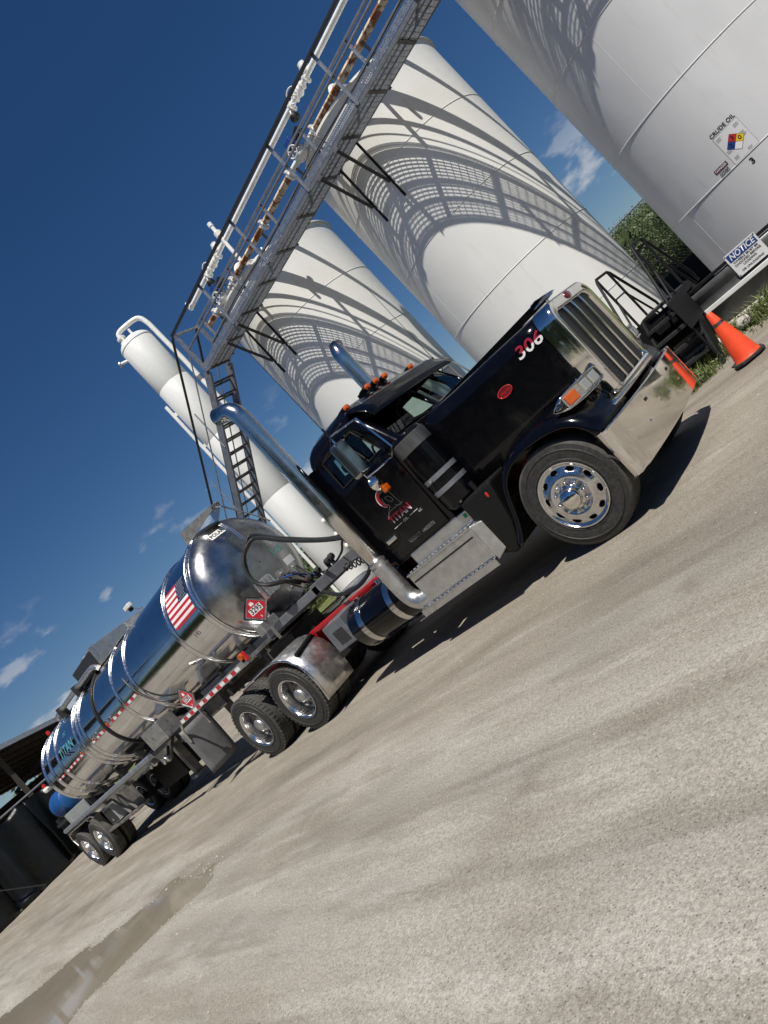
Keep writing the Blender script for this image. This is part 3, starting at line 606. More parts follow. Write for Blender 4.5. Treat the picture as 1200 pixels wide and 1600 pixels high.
for cx in (-6.66, -2.38, 1.91):
    q = MB(); q.tube(spline([(cx+.5,5.37,7.66),(cx+.5,5.45,7.78),(cx+.5,5.6,7.84),(cx+.5,6.0,7.82),(cx+.5,6.3,7.75)], 4), .055, 12); q.build('branch_pipe', M['whitepipe'], t)
t = thing('conduit', 'thin black electrical cable run clipped along the inner catwalk rail', 'cable', (-8, 5.1, 7.3))
q = MB(); q.tube([(x, 5.10+.012*math.sin(x*2.3), 7.27+.025*math.sin(x*1.7)) for x in [-7.9+.2*i for i in range(72)]], .011, 6); q.build('cable', M['hose'], t)
# ------------------------------------------------------------------ containment walls
WY = 4.2
t = thing('containment_wall', 'low ribbed grey steel containment wall in front of the tanks', 'wall', (-14, WY, 0))
prof = [(0,.10),(0,.30),(-.03,.33),(-.03,.50),(-.09,.555),(-.09,.60),(-.015,.62),(0,.66),(.0,.74),(-.03,.78),(-.03,.86),(0,.90)]
x = -14
while x < 7.9:
    q = MB(); q.grid([[(xx, WY+a, z) for a, z in prof] for xx in (x+.002, x+2.748)]); q.build('wall_panel', M['wallface'], t, smooth=25, solid=.006)
    q = MB(); q.box(x-.04, x+.04, WY+.01, WY+.10, .05, .93); q.build('wall_post', M['darksteel'], t, smooth=0); x += 2.75
q = MB(); q.box(-14, 8, WY-.03, WY+.05, .91, .955); q.build('top_rail', M['blacksteel'], t, smooth=0, bevel=.006)
q = MB(); q.box(-14, 8, WY-.115, WY-.085, .55, .615); q.build('rub_rail', M['whitepipe'], t, smooth=0, bevel=.006)
q = MB(); q.box(-14, 8, WY-.12, WY+.02, .06, .27); q.build('concrete_footing', M['stone'], t, smooth=0, bevel=.02)
o = MB().box(-16, 9, 9.9, 10.0, 0, 1.245).build('liner_wall', M['liner'], smooth=0, bevel=.02); tag(o, 'black lined containment wall behind the tanks', 'wall')
t = thing('notice_sign', 'white and blue notice sign about chocking wheels, fixed to the low wall', 'sign', (1.26, WY-.06, .82))
q = MB(); q.box(1.03, 1.49, WY-.052, WY-.046, .655, 1.005); sb = q.build('sign_board', mat('sign_white', (.72,.72,.72), .4), t, smooth=0)
q = MB(); q.box(1.055, 1.465, WY-.0535, WY-.0522, .875, .985); q.build('blue_band', M['decalblue'], t, smooth=0)
text('NOTICE', .115, (1.26, WY-.0545, .93), (1,0,0), (0,0,1), M['decalwhite'], t, shear=.25, bold=.002, fit=.37)
for i, (s_, f_) in enumerate((('WHEELS MUST BE',.36),('CHOCKED BEFORE',.38),('LOADING',.19))): text(s_, .04, (1.26, WY-.0535, .848-i*.044), (1,0,0), (0,0,1), M['decalblack'], t, bold=.0008, fit=f_)
text('OR UNLOADING', .04, (1.26, WY-.0535, .70), (1,0,0), (0,0,1), M['decalblack'], t, bold=.0008, fit=.32)
for x, z in ((1.045,.99),(1.475,.99),(1.045,.67),(1.475,.67)): MB().cyl((x,WY-.058,z), (x,WY-.05,z), .008, n=8).build('screw', M['darksteel'], t)

# ------------------------------------------------------------------ crossover stair
t = thing('crossover_stair', 'black steel crossover stair with handrails over the low wall beside the bumper', 'stair', (.08, 3.9, 0))
XL, XR = -.25, .40
for x in (XL, XR):
    q = MB(); q.prism([(x-.02,3.22,.0),(x-.02,3.52,.0),(x-.02,4.10,.80),(x-.02,4.10,1.09),(x-.02,3.98,1.09)], (.04,0,0)); q.build('stringer', M['blacksteel'], t, smooth=0)
    q = MB(); q.prism([(x-.02,4.45,.80),(x-.02,4.45,1.09),(x-.02,4.6,1.09),(x-.02,5.25,.30),(x-.02,5.0,.30)], (.04,0,0)); q.build('stringer', M['blacksteel'], t, smooth=0)
    q = MB(); q.box(x-.025, x+.025, 4.02, 4.55, .98, 1.09); q.build('platform_beam', M['blacksteel'], t, smooth=0)
    for y in (4.05, 4.5): q = MB(); q.box(x-.03, x+.03, y-.03, y+.03, .05, 1.0); q.build('leg', M['blacksteel'], t, smooth=0)
    top = [(x,3.17,.95),(x,3.72,1.93),(x,3.80,1.985),(x,4.34,1.985),(x,4.42,1.95),(x,5.08,1.14),(x,5.10,.95)]
    q = MB(); q.tube(top, .021, 8); q.build('handrail', M['blacksteel'], t)
    q = MB(); q.tube([(x,3.30,.72),(x,3.82,1.58),(x,4.32,1.58),(x,4.95,.85)], .016, 8); q.build('middle_rail', M['blacksteel'], t)
    for y in (3.78, 4.36): q = MB(); q.tube([(x,y,1.05),(x,y,1.98)], .02, 8); q.build('rail_post', M['blacksteel'], t)
    q = MB(); q.tube([(x,3.28,.12),(x,3.28,1.15)], .02, 8); q.build('rail_post', M['blacksteel'], t)
for i in range(4):
    z = .26+i*.21; y = 3.40+i*.16; q = MB(); q.box(XL, XR, y-.11, y+.12, z-.02, z+.02); q.build('tread', M['darksteel'], t, smooth=0)
    q = MB(); q.box(XL, XR, 5.20-i*.16-.1, 5.20-i*.16+.1, z-.02, z+.02); q.build('tread', M['darksteel'], t, smooth=0)
for x in (XL-.03, XR+.022):
    q = MB(); q.prism([(x,3.15,.62),(x,3.10,1.08),(x,4.02,1.08),(x,4.02,.62)], (.008,0,0)); q.build('side_skirt', M['blacksteel'], t, smooth=0)
q = MB(); q.box(XL, XR, 4.02, 4.55, 1.06, 1.10); q.build('platform', M['darksteel'], t, smooth=0)
q = MB(); q.box(XL+.03, XR-.03, 4.06, 4.12, .5, 1.02); q.build('riser_plate', M['blacksteel'], t, smooth=0)

# ------------------------------------------------------------------ cone, rock, fence, weeds
t = thing('traffic_cone', 'orange traffic cone with black base beside the bumper', 'cone', (.91, 2.34, 0))
q = MB(); q.lathe([(.165,.035),(.155,.05),(.148,.09),(.072,.53)], (.91,2.34,.0), 'Z', 40); q.lathe([(.060,.565),(.036,.70),(.028,.71),(.022,.705),(.02,.66)], (.91,2.34,0), 'Z', 40); q.build('cone_body', M['orange'], t, smooth=40)
q = MB(); q.lathe([(.0725,.528),(.0745,.530),(.063,.568),(.0605,.567)], (.91,2.34,0), 'Z', 40); q.build('collar', M['rubber'], t)
q = MB(); pts = []
for sx, sy in ((1,1),(-1,1),(-1,-1),(1,-1)):
    for a, b in (((.19,.11),(.11,.19)) if sx*sy > 0 else ((.11,.19),(.19,.11))): pts.append((a*sx, b*sy))
c_, s_ = math.cos(.35), math.sin(.35); q.prism([(.91+x*c_-y*s_, 2.34+x*s_+y*c_, .0) for x, y in pts], (0,0,.038)); q.build('base', M['rubber'], t, smooth=0, bevel=.008)
def rock(name, label, c, r, seed):
    rr = random.Random(seed); bm = bmesh.new(); bmesh.ops.create_icosphere(bm, subdivisions=3, radius=1)
    for v in bm.verts:
        d = 1+.28*noise.noise(v.co*1.3+Vector((seed,0,0)))+.10*noise.noise(v.co*4+Vector((seed,5,0))); v.co = Vector((v.co.x*r[0]*d, v.co.y*r[1]*d, v.co.z*r[2]*d))
    me = bpy.data.meshes.new(name); bm.to_mesh(me); bm.free(); me.materials.append(M['stone']); me.shade_smooth(); me.set_sharp_from_angle(angle=R_(35))
    o = bpy.data.objects.new(name, me); COL.objects.link(o); o.location = c; return tag(o, label, 'rock')
rock('boulder', 'pale limestone boulder against the wall below the notice sign', (1.62, 3.9, .33), (.26,.2,.24), 4)
rock('rock', 'small pale rock lying in the weeds at the wall foot', (.78, 3.78, .2), (.13,.09,.08), 9)
rock('rock', 'flat pale rock in the weeds near the cone', (.28, 3.75, .2), (.16,.09,.07), 13)
t = thing('chain_link_fence', 'chain link fence along the grass bank behind the tanks', 'fence', (-5, 12, 0))
q = MB(); q.cyl((-14,12,2.95), (8,12,2.95), .02, n=8); q.build('top_rail', M['galv'], t)
for x in (-13,-10,-7,-4.2,-.2,3.8): q = MB(); q.cyl((x,12,0), (x,12,3.0), .03, n=10); q.build('fence_post', M['galv'], t)
q = MB(); x = -9.
while x < 4:
    for s_ in (1, -1): q.cyl((x,12-.004*s_,.4), (x+s_*2.5,12-.004*s_,2.93), .0035, n=3)
    x += .095
q.build('wire_mesh', M['darksteel'], t, kind='stuff', smooth=0)
def weeds(mb, c, n, h, rnd):
    for _ in range(n):
        x = c[0]+rnd.gauss(0,.12); y = c[1]+rnd.gauss(0,.09); z = gz(x, y); a = rnd.uniform(0, 2*PI); ln = rnd.uniform(.2, .75); hh = h*rnd.uniform(.45, 1.1); wd = rnd.uniform(.0025, .0065)
        d = Vector((math.cos(a), math.sin(a), 0)); s_ = Vector((-d.y, d.x, 0))*wd; p0 = Vector((x,y,z)); p1 = p0+d*hh*ln*.35+Vector((0,0,hh*.6)); p2 = p0+d*hh*ln+Vector((0,0,hh*.85))
        k = len(mb.v); mb.v += [tuple(p0-s_), tuple(p0+s_), tuple(p1+s_*1.2), tuple(p1-s_*1.2), tuple(p2)]; mb.f += [[k,k+1,k+2,k+3],[k+3,k+2,k+4]]; mb.m += [0,0]
        if rnd.random() < .35: leaf(mb, p1+Vector((rnd.gauss(0,.02),rnd.gauss(0,.02),0)), rnd.uniform(.015,.035), rnd)
rw = random.Random(5); g = MB()
for i in range(60):
    x = rw.uniform(-.3, 2.6); y = rw.uniform(3.5, 4.05); weeds(g, (x, y), 30, rw.choice((.06,.09,.15)), rw)
for c, n_, h in (((.72,3.8),120,.26),((1.12,3.75),170,.36),((1.5,3.65),140,.28),((.35,3.5),150,.28),((.0,3.3),200,.3),((-.1,2.9),260,.32),((-.3,3.2),260,.4),((.2,3.05),120,.22)): weeds(g, c, n_, h, rw)
o = g.build('weeds', M['weed'], kind='stuff', smooth=0); tag(o, 'green weeds and grass along the foot of the low wall', 'weeds')

# ------------------------------------------------------------------ open shed at the far left
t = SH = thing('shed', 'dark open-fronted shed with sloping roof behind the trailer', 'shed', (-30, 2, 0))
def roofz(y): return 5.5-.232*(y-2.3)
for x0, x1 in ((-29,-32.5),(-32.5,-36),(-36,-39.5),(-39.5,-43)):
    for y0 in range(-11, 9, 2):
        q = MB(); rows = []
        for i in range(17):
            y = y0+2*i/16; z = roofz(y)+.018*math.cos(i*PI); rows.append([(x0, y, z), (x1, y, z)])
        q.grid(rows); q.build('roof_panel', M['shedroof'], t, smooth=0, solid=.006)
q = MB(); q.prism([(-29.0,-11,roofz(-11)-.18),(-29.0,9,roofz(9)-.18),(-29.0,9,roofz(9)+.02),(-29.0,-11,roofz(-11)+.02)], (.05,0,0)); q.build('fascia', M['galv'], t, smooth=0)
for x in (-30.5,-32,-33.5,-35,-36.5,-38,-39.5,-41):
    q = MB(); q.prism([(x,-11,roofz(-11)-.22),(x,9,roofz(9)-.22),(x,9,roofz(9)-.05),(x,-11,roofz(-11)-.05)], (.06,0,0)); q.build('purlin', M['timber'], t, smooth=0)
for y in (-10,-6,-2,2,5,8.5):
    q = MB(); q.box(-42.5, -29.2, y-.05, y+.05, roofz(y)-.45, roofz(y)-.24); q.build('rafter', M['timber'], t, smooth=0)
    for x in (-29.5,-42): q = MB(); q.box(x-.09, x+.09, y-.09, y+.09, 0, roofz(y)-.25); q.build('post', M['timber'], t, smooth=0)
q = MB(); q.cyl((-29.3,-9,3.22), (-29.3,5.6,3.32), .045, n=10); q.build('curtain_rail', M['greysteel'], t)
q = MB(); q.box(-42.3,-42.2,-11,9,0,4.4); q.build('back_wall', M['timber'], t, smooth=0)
def tarp(y0, y1, ztop, amp, seed, label, zb=.12):
    rows = []; n = 60
    for j in range(15):
        r = []
        for i in range(n+1):
            y = lerp(y0, y1, i/n); k = j/14; z = lerp(ztop(y), zb+.05*noise.noise((y*2, seed, 0)), k)
            x = -29.22 + amp*1.5*(.5+k)*(math.sin(y*5.2+seed+k*1.2)+.6*noise.noise((y*2.3, k*1.5, seed)))*.5 + (.35*sm(.85,1,k)*max(0, noise.noise((y*1.2, 0, seed+3)))) 
            r.append((x, y+.10*k*noise.noise((y*1.1, k*2, seed)), z))
        rows.append(r)
    q = MB(); q.grid(rows); o = q.build('tarp_curtain', M['tarp'], smooth=180, solid=.01); return tag(o, label, 'tarp', 'black tarps hanging from the shed rail')
tarp(-5.5, -.85, lambda y: 3.22+.007*(y+9)-.12*abs(math.sin(y*2.2)), .12, 1, 'black tarp curtain cut by the left edge of the picture, hung in the shed')
tarp(-.75, 1.55, lambda y: 3.25-.16*abs(math.sin(y*2.6)), .14, 7, 'wide dark tarp curtain with torn lower corner, left of the trailer wheels')
tarp(1.5, 3.6, lambda y: 3.25-.38*max(0,y-2.0)-.10*abs(math.sin(y*2.6)), .3, 12, 'sagging folded black tarp curtain nearest the trailer wheels')
q = MB(); q.bar((-29.0,-1.3,1.55), (-28.9,.2,.22), .05, .05); o = q.build('leaning_pole', M['darksteel'], smooth=0); tag(o, 'grey pole leaning against the black shed tarps', 'pole')
t = thing('blue_tank', 'blue plastic tank on a stand behind the trailer rear', 'tank', (-22.4, .75, 0))
q = MB(); q.lathe([(.02,-.72),(.25,-.70),(.38,-.62),(.42,-.5),(.42,.5),(.38,.62),(.25,.70),(.02,.72)], (-22.4,.75,1.98), 'X', 36); q.build('tank_body', M['bluepoly'], t)
for x in (-22.75,-22.05): q = MB(); q.lathe([(.42,-.03),(.435,-.025),(.435,.025),(.42,.03)], (x,.75,1.98), 'X', 36); q.build('rib', M['bluepoly'], t)
for x in (-22.9,-21.9):
    for y in (.3,1.2): q = MB(); q.box(x-.05, x+.05, y-.05, y+.05, 0, 1.7); q.build('leg', M['darksteel'], t, smooth=0)
q = MB(); q.box(-23.0,-21.8,.2,1.3,1.45,1.56); q.build('stand_frame', M['darksteel'], t, smooth=0)
t = thing('control_cabinet', 'pale grey control cabinet in front of the blue tank', 'cabinet', (-21.2, .42, 0))
q = MB(); q.box(-21.4,-21.1,.1,.75,1.12,1.62); q.build('cabinet_body', M['greypanel'], t, smooth=0, bevel=.01)
q = MB(); q.box(-21.097,-21.08,.14,.71,1.16,1.58); q.build('cabinet_door', M['greypanel'], t, smooth=0, bevel=.005)
for y in (.16,.69): q = MB(); q.box(-21.28,-21.2,y-.03,y+.03,0,1.13); q.build('leg', M['darksteel'], t, smooth=0)
t = thing('security_camera', 'white security camera on a post beyond the trailer top', 'camera', (-18.5, 5, 0))
q = MB(); q.cyl((-18.35,5,0), (-18.35,5,4.95), .045, n=10); q.build('mast', M['galv'], t)
q = MB(); q.bar((-18.35,5,4.85), (-18.75,4.9,5.28), .03, .03); q.build('arm', M['galv'], t)
q = MB(); q.box(-18.95,-18.55,4.8,4.98,5.2,5.36); q.build('camera_housing', M['whitepipe'], t, smooth=0, bevel=.03)
q = MB(); q.lathe([(.01,-.1),(.07,-.08),(.09,0),(.07,.03)], (-18.7,4.89,5.17), 'Z', 16); q.build('dome', M['blackplastic'], t)
# ------------------------------------------------------------------ wheels (shared meshes)
def tyre_mesh(nm, w, r=.528, rin=.325, drive=False):
    h = w/2; p = [(rin-.012,-h+.03),(rin,-h+.012),(rin+.02,-h+.006),(rin+.024,-h+.001),(rin+.034,-h+.001),(rin+.038,-h+.004),(rin+.09,-h-.003),(rin+.115,-h-.001),(rin+.119,-h-.006),(rin+.126,-h-.006),(rin+.13,-h+.002),(r-.03,-h+.010),(r-.010,-h+.022),(r-.003,-h+.034)]
    n_ = 4; gw = .011
    for i in range(1, n_+1):
        y = -h+.034+(w-.068)*i/(n_+1); p += [(r,y-gw/2-.002),(r-.013,y-gw/2+.002),(r-.013,y+gw/2-.002),(r,y+gw/2+.002)]
    p += [(a, -b) for a, b in reversed(p[:14])]
    q = MB(); iA = next(i for i, a_ in enumerate(p) if a_[0] > r-.035); iB = len(p)-1-iA
    q.lathe(p[:iA+1], (0,0,0), 'Y', 72); q.lathe(p[iB:], (0,0,0), 'Y', 72); q.cm = 1; q.lathe(p[iA:iB+1], (0,0,0), 'Y', 72)
    if drive:
        for k in range(48):
            a = 2*PI*k/48
            for y0, y1 in ((-h+.018,-h+.085),(h-.085,h-.018)):
                c, s_ = math.cos(a), math.sin(a); e = .018
                vs = [(s_*rr+c*ee, yy, c*rr-s_*ee) for rr in (r-.02, r+.006) for ee, yy in ((-e,y0),(e,y0),(e,y1),(-e,y1))]
                q.add(vs, [(4,5,6,7),(0,1,5,4),(1,2,6,5),(2,3,7,6),(3,0,4,7)])
    return q.mesh(nm, [M['rubber'], M['tread']], smooth=40)
def disc_mesh(nm, prof, band, m_='alu', hr=.9, ha=.5):
    """wheel disc, prof [(r,y)] from outside in; ten oval hand holes left open in the radial band"""
    r1, r0 = band; q = MB()
    def yr(r):
        for (ra, ya), (rb_, yb) in zip(prof, prof[1:]):
            if ra >= r >= rb_ and ra > rb_ and ra <= r1+1e-6: return ya+(yb-ya)*(ra-r)/(ra-rb_)
        return prof[-1][1]
    i1 = [i for i, p_ in enumerate(prof) if abs(p_[0]-r1) < 1e-6][-1]; i0 = [i for i, p_ in enumerate(prof) if abs(p_[0]-r0) < 1e-6][0]
    q.lathe(prof[:i1+1], (0,0,0), 'Y', 80); q.lathe(prof[i0:], (0,0,0), 'Y', 80)
    rc, Hr, Ha = (r0+r1)/2, (r1-r0)/2, PI/10
    for k in range(10):
        ac = 2*PI*k/10; rows_ = []
        for f in range(3):
            row = []
            for j in range(24):
                ph = 2*PI*j/24; c, s_ = math.cos(ph), math.sin(ph); mxx = max(abs(c), abs(s_)); sq = (c/mxx*Hr, s_/mxx*Ha); el = (c*Hr*hr, s_*Ha*ha); g_ = (0,.55,1)[f]
                r = rc+lerp(sq[0], el[0], g_); a_ = ac+lerp(sq[1], el[1], g_); row.append((r*math.sin(a_), yr(r)+(.0 if f < 2 else .004), r*math.cos(a_)))
            rows_.append(row)
        rows_.append([(x, y+.02, z) for x, y, z in rows_[-1]]); q.grid(rows_, closed=True)
    return q.mesh(nm, M[m_], smooth=50)
# outward is -Y
ST = tyre_mesh('steer_tyre', .29); DT = tyre_mesh('drive_tyre', .275, drive=True); TT = tyre_mesh('trailer_tyre', .275)
h = .145
SRIM = disc_mesh('steer_rim', [(.30,h-.02),(.30,-h+.05),(.318,-h+.03),(.333,-h+.010),(.330,-h-.004),(.318,-h-.004),(.305,-h+.012),(.287,-h+.014),(.238,-h-.008),(.205,-h-.020),(.178,-h-.023),(.165,-h-.012),(.11,-h-.012)], (.287,.238))
h = .1375
DRIM = MB().lathe([(.27,h),(.333,h-.02),(.333,-h+.02),(.333,-h+.008),(.330,-h-.004),(.318,-h-.004),(.305,-h+.01),(.292,-h+.05),(.285,.02),(.28,.055)], (0,0,0), 'Y', 64).mesh('dual_rim', M['alu'], smooth=50)
DDISC = disc_mesh('dual_disc', [(.282,.05),(.262,.072),(.215,.088),(.17,.09),(.12,.09)], (.262,.215), 'wheeldisc')
def capmesh(nm, prof, m_='alu'): return MB().lathe(prof, (0,0,0), 'Y', 32).mesh(nm, M[m_], smooth=50)
SHUB = capmesh('steer_hub', [(.125,-.155),(.125,-.175),(.118,-.185),(.105,-.19),(.095,-.235),(.088,-.243),(.045,-.262),(.001,-.264)], 'chrome')
DHUB = capmesh('drive_hub', [(.135,.09),(.13,.0),(.108,-.02),(.104,-.07),(.09,-.085),(.001,-.09)], 'dullalu')
DNUT = MB().lathe([(.0195,0),(.0195,-.02),(.016,-.04),(.001,-.045)], (0,0,0), 'Y', 10).mesh('lug_nut', M['muddy'], smooth=50)
nutm = MB().lathe([(.0195,0),(.0195,-.02),(.016,-.045),(.008,-.053),(.001,-.054)], (0,0,0), 'Y', 10).mesh('lug_nut', M['chrome'], smooth=50)
backm = MB().lathe([(.29,.02),(.29,.03),(.001,.03)], (0,0,0), 'Y', 32).mesh('brake_drum', M['darksteel'])
def wheel(kind, x, y, parent, near=True, inner=False, z=.526):
    rot = (0,0,0) if near else (0,0,PI); k = 1 if near else -1
    w_ = inst('wheel', {'s': ST, 'd': DT, 't': TT}[kind], (x,y,z), parent, rot)
    def sub(nm, me, l, r=(0,0,0)):
        o = bpy.data.objects.new(nm, me); COL.objects.link(o); o.parent = w_; o.location = l; o.rotation_euler = r
    if inner: sub('rim', DRIM, (0,0,0), (0,0,PI)); return w_
    sub('rim', SRIM if kind == 's' else DRIM, (0,0,0)); sub('hub', SHUB if kind == 's' else DHUB, (0,0,0)); (sub('wheel_disc', DDISC, (0,0,0)) if kind != 's' else None); sub('brake_drum', backm, (0,.03 if kind == 's' else .06,0))
    for i in range(10):
        a = 2*PI*(i+.5)/10; yy, rr = ((-.155,.145) if kind == 's' else (.088,.158)); sub('lug_nut', nutm if kind == 's' else DNUT, (rr*math.sin(a), yy, rr*math.cos(a)))
    return w_

# ------------------------------------------------------------------ tractor
t = TK = thing('semi_truck', 'glossy black long-nosed day cab truck with chrome grille and red frame', 'truck', (-3, 0, 0))
for s_ in (-1, 1):
    near = s_ < 0
    wheel('s', 0, s_*1.005, t, near)
    for x in (-5.434, -6.817): wheel('d', x, s_*1.082, t, near); wheel('d', x, s_*.755, t, near, True)
    q = MB(); q.prism([(.5,s_*.43-.04,.78),(.5,s_*.43+.04,.78),(.5,s_*.43+.04,1.05),(.5,s_*.43-.04,1.05)], (-8.2,0,0)); q.build('frame_rail', M['red'], t, smooth=0, bevel=.01)
for x in (-1.2,-2.6,-3.8,-4.6,-6.1,-7.5): q = MB(); q.box(x-.06,x+.06,-.39,.39,.82,1.0); q.build('cross_member', M['red'], t, smooth=0)
for x, z in ((0,.5),(-5.434,.526),(-6.817,.526)):
    q = MB(); q.cyl((x,-.7,z), (x,.7,z), .075, n=12); q.lathe([(.08,-.25),(.2,-.15),(.24,0),(.2,.15),(.08,.25)] if x < -1 else [(.08,-.1),(.08,.1)], (x,0,z), 'Y', 20); q.build('axle', M['darksteel'], t)
    for s_ in (-1,1): q = MB(); q.box(x-.55,x+.55,s_*.5-.05,s_*.5+.05,z+.05,z+.14); q.build('leaf_spring', M['darksteel'], t, smooth=0)
q = MB(); q.box(-1.15,.45,-.38,.38,.62,1.55); q.build('engine', M['darksteel'], t, smooth=0, bevel=.05)
q = MB(); q.lathe([(.32,0),(.32,-.35),(.24,-.5),(.2,-1.3),(.1,-1.35)], (-1.1,0,.85), 'X', 24); q.build('transmission', M['darksteel'], t)
q = MB(); q.cyl((-2.4,0,.85), (-5.3,0,.62), .055, n=12); q.build('drive_shaft', M['darksteel'], t)
for y in (-.25,.3): q = MB(); q.cyl((-3.9,y,.66), (-4.7,y,.66), .13, n=16); q.build('air_tank', M['darksteel'], t)
# bumper
rows = []
for y, x in [(-1.235,.60),(-1.234,.655),(-1.228,.69)]+[(v, .80-.065*v*v-(.02 if abs(v) > 1.11 else 0)) for v in (-1.17,-1.12,-1.10,-1.0,-.8,-.6,-.4,-.2,0,.2,.4,.6,.8,1.0,1.10,1.12,1.17)]+[(1.228,.69),(1.234,.655),(1.235,.60)]:
    rows.append([(x-.03,y,.352),(x-.005,y,.354),(x-.001,y,.358),(x,y,.364),(x,y,.370),(x,y,.808),(x,y,.814),(x-.001,y,.820),(x-.005,y,.824),(x-.03,y,.826)])
q = MB(); q.grid(rows); bmp = q.build('bumper', M['chrome'], t, smooth=50, solid=.006)
for y in (-.42,.46):
    q = MB(); q.box(.74,.793,y-.04,y+.04,.70,.735); q.build('tow_slot', M['decalblack'], bmp, smooth=0, bevel=.01)
for y in (-.62,.1,.55): q = MB(); q.lathe([(.016,0),(.014,.008),(.001,.012)], (.797-.065*y*y,y,.56), 'X', 12); q.build('bumper_bolt', M['chrome'], bmp)
q = MB(); q.box(.48,.70,-1.1,1.1,.45,.78); q.build('bumper_mount', M['blackplastic'], t, smooth=0)
q = MB(); rows = []
for y, x in ((-1.08,.50),(-1.07,.57),(-1.0,.62),(-.62,.70),(0,.72),(.62,.70),(1.0,.62),(1.07,.57),(1.08,.50)): rows.append([(x-.04,y,.865),(x,y,.868),(x+.006,y,.88),(x+.004,y,.905),(x-.02,y,.925),(x-.1,y,.93)])
q.grid(rows); q.build('bumper_trim', M['chrome'], t, smooth=60, solid=.004)
# grille shell
def rr2(hw, z0, z1, r, rb, n=7):
    P = []
    for cy, cz, a0, rad in ((hw-r, z1-r, 0, r), (-(hw-r), z1-r, 90, r), (-(hw-rb), z0+rb, 180, rb), (hw-rb, z0+rb, 270, rb)):
        P += [(cy+rad*math.cos(R_(a0+90*i/n)), cz+rad*math.sin(R_(a0+90*i/n))) for i in range(n+1)]
    return P
O1 = rr2(.575,.93,1.965,.17,.05); O2 = rr2(.555,.945,1.945,.16,.05); I1 = rr2(.475,.965,1.85,.10,.04); I2 = rr2(.46,.975,1.835,.10,.04)
q = MB(); q.grid([[(x,y,z) for y, z in P] for x, P in ((.565,rr2(.58,.93,1.97,.17,.05)),(.70,O1),(.735,rr2(.57,.934,1.962,.17,.05)),(.755,O2),(.752,I1),(.735,I2),(.66,I2))], closed=True)
gs = q.build('grille_shell', M['chrome'], t, smooth=45)
q = MB(); q.add([(.69,y,z) for y, z in I2], [tuple(range(len(I2)))]); q.build('grille_backing', M['decalblack'], gs, smooth=0)
q = MB()
for i in range(46):
    y = -.452+.904*i/45; q.box(.716,.720,y-.004,y+.004,.98,1.83)
for i in range(70): z = .985+.012*i; q.box(.720,.723,-.455,.455,z-.0022,z+.0022)
q.build('grille_mesh', M['mesh'], gs, kind='stuff', smooth=0)
for i in range(1,4): y = -.46+.92*i/4; q = MB(); q.lathe([(.001,.93),(.014,.975),(.016,1.2),(.016,1.75),(.013,1.835),(.001,1.875)], (.735,y,0), 'Z', 12); q.build('grille_bar', M['chrome'], gs)
q = MB(); q.lathe([(.046,0),(.046,.012),(.038,.018),(.001,.02)], (.752,0,1.905), 'X', 28)
for i, v in enumerate(q.v): q.v[i] = (v[0], v[1]*1.25, v[2]+(v[2]-1.905)*-.1)
q.build('grille_badge', M['badge'], gs)
q = MB(); q.lathe([(.012,-.16),(.022,-.1),(.026,0),(.018,.08),(.001,.12)], (.58,0,2.03), 'X', 14); q.prism([(.50,-.004,2.03),(.66,-.004,2.04),(.52,-.10,2.075),(.44,-.08,2.07)], (0,.004,.006)); q.prism([(.50,.004,2.03),(.66,.004,2.04),(.52,.10,2.075),(.44,.08,2.07)], (0,-.004,.006)); q.cyl((.56,0,1.96),(.58,0,2.03),.018,n=10); q.build('hood_ornament', M['chrome'], t)
# hood
HS = [(.58,.562,1.95),(.4,.575,1.962),(0,.615,1.982),(-.5,.69,2.0),(-.85,.76,2.02),(-1.13,.83,2.045)]
rows = []
for x, hw, zt in HS:
    r = .15; P = [(-hw-.03,1.02),(-hw-.02,1.3),(-hw,zt-r-.05)]+[(-(hw-r)+r*math.cos(R_(a)), zt-r+r*math.sin(R_(a))) for a in range(180,89,-15)]
    P += [(-(hw-r)*.5, zt+.012), (0, zt+.028)]; P += [(-y, z) for y, z in reversed(P[:-1])]; rows.append([(x,y,z) for y, z in P])
q = MB(); q.grid(rows); hd = q.build('hood', M['blackpaint'], t, smooth=50, solid=.012)
q = MB(); q.box(-1.12,.55,-.012,.012,2.0,2.075); q.build('hood_hinge_strip', M['blackpaint'], hd, smooth=0, bevel=.004)
def hoodside(x, z):
    for i in range(len(HS)-1):
        a, b = HS[i], HS[i+1]
        if a[0] >= x >= b[0]: f = (a[0]-x)/(a[0]-b[0]); hw = lerp(a[1], b[1], f); return -hw-.004-.02*max(0,min(1,(1.8-z)/.5))
    return -.6
def hw_(q): return Vector((q.x, hoodside(q.x, q.z)-.003, q.z))
text('306', .165, (.39,-.6,1.79), (1,0,-.05), (0,0,1), twotone('unit_number_print', (.36,.01,.035), (.75,.75,.73), 1.788), hd, shear=.22, bold=.003, wrap=hw_, fit=.31)
q = MB(); E_ = [(.085*math.cos(2*PI*i/28), .046*math.sin(2*PI*i/28)) for i in range(28)]
q.add([hw_(Vector((-.07+a,0,1.635+b)))+Vector((0,-.004,0)) for a, b in E_], [tuple(range(28))]); bd = q.build('side_badge', M['badge'], hd, smooth=0)
q = MB(); q.tube([hw_(Vector((-.07+a,0,1.635+b)))+Vector((0,-.005,0)) for a, b in E_], .005, 6, closed=True); q.build('badge_rim', M['redlens'], bd)
text('Peterbilt', .034, (-.07,-.6,1.635), (1,0,0), (0,0,1), M['redlens'], bd, shear=.3, bold=.0004, wrap=lambda v: hw_(v)+Vector((0,-.006,0)))
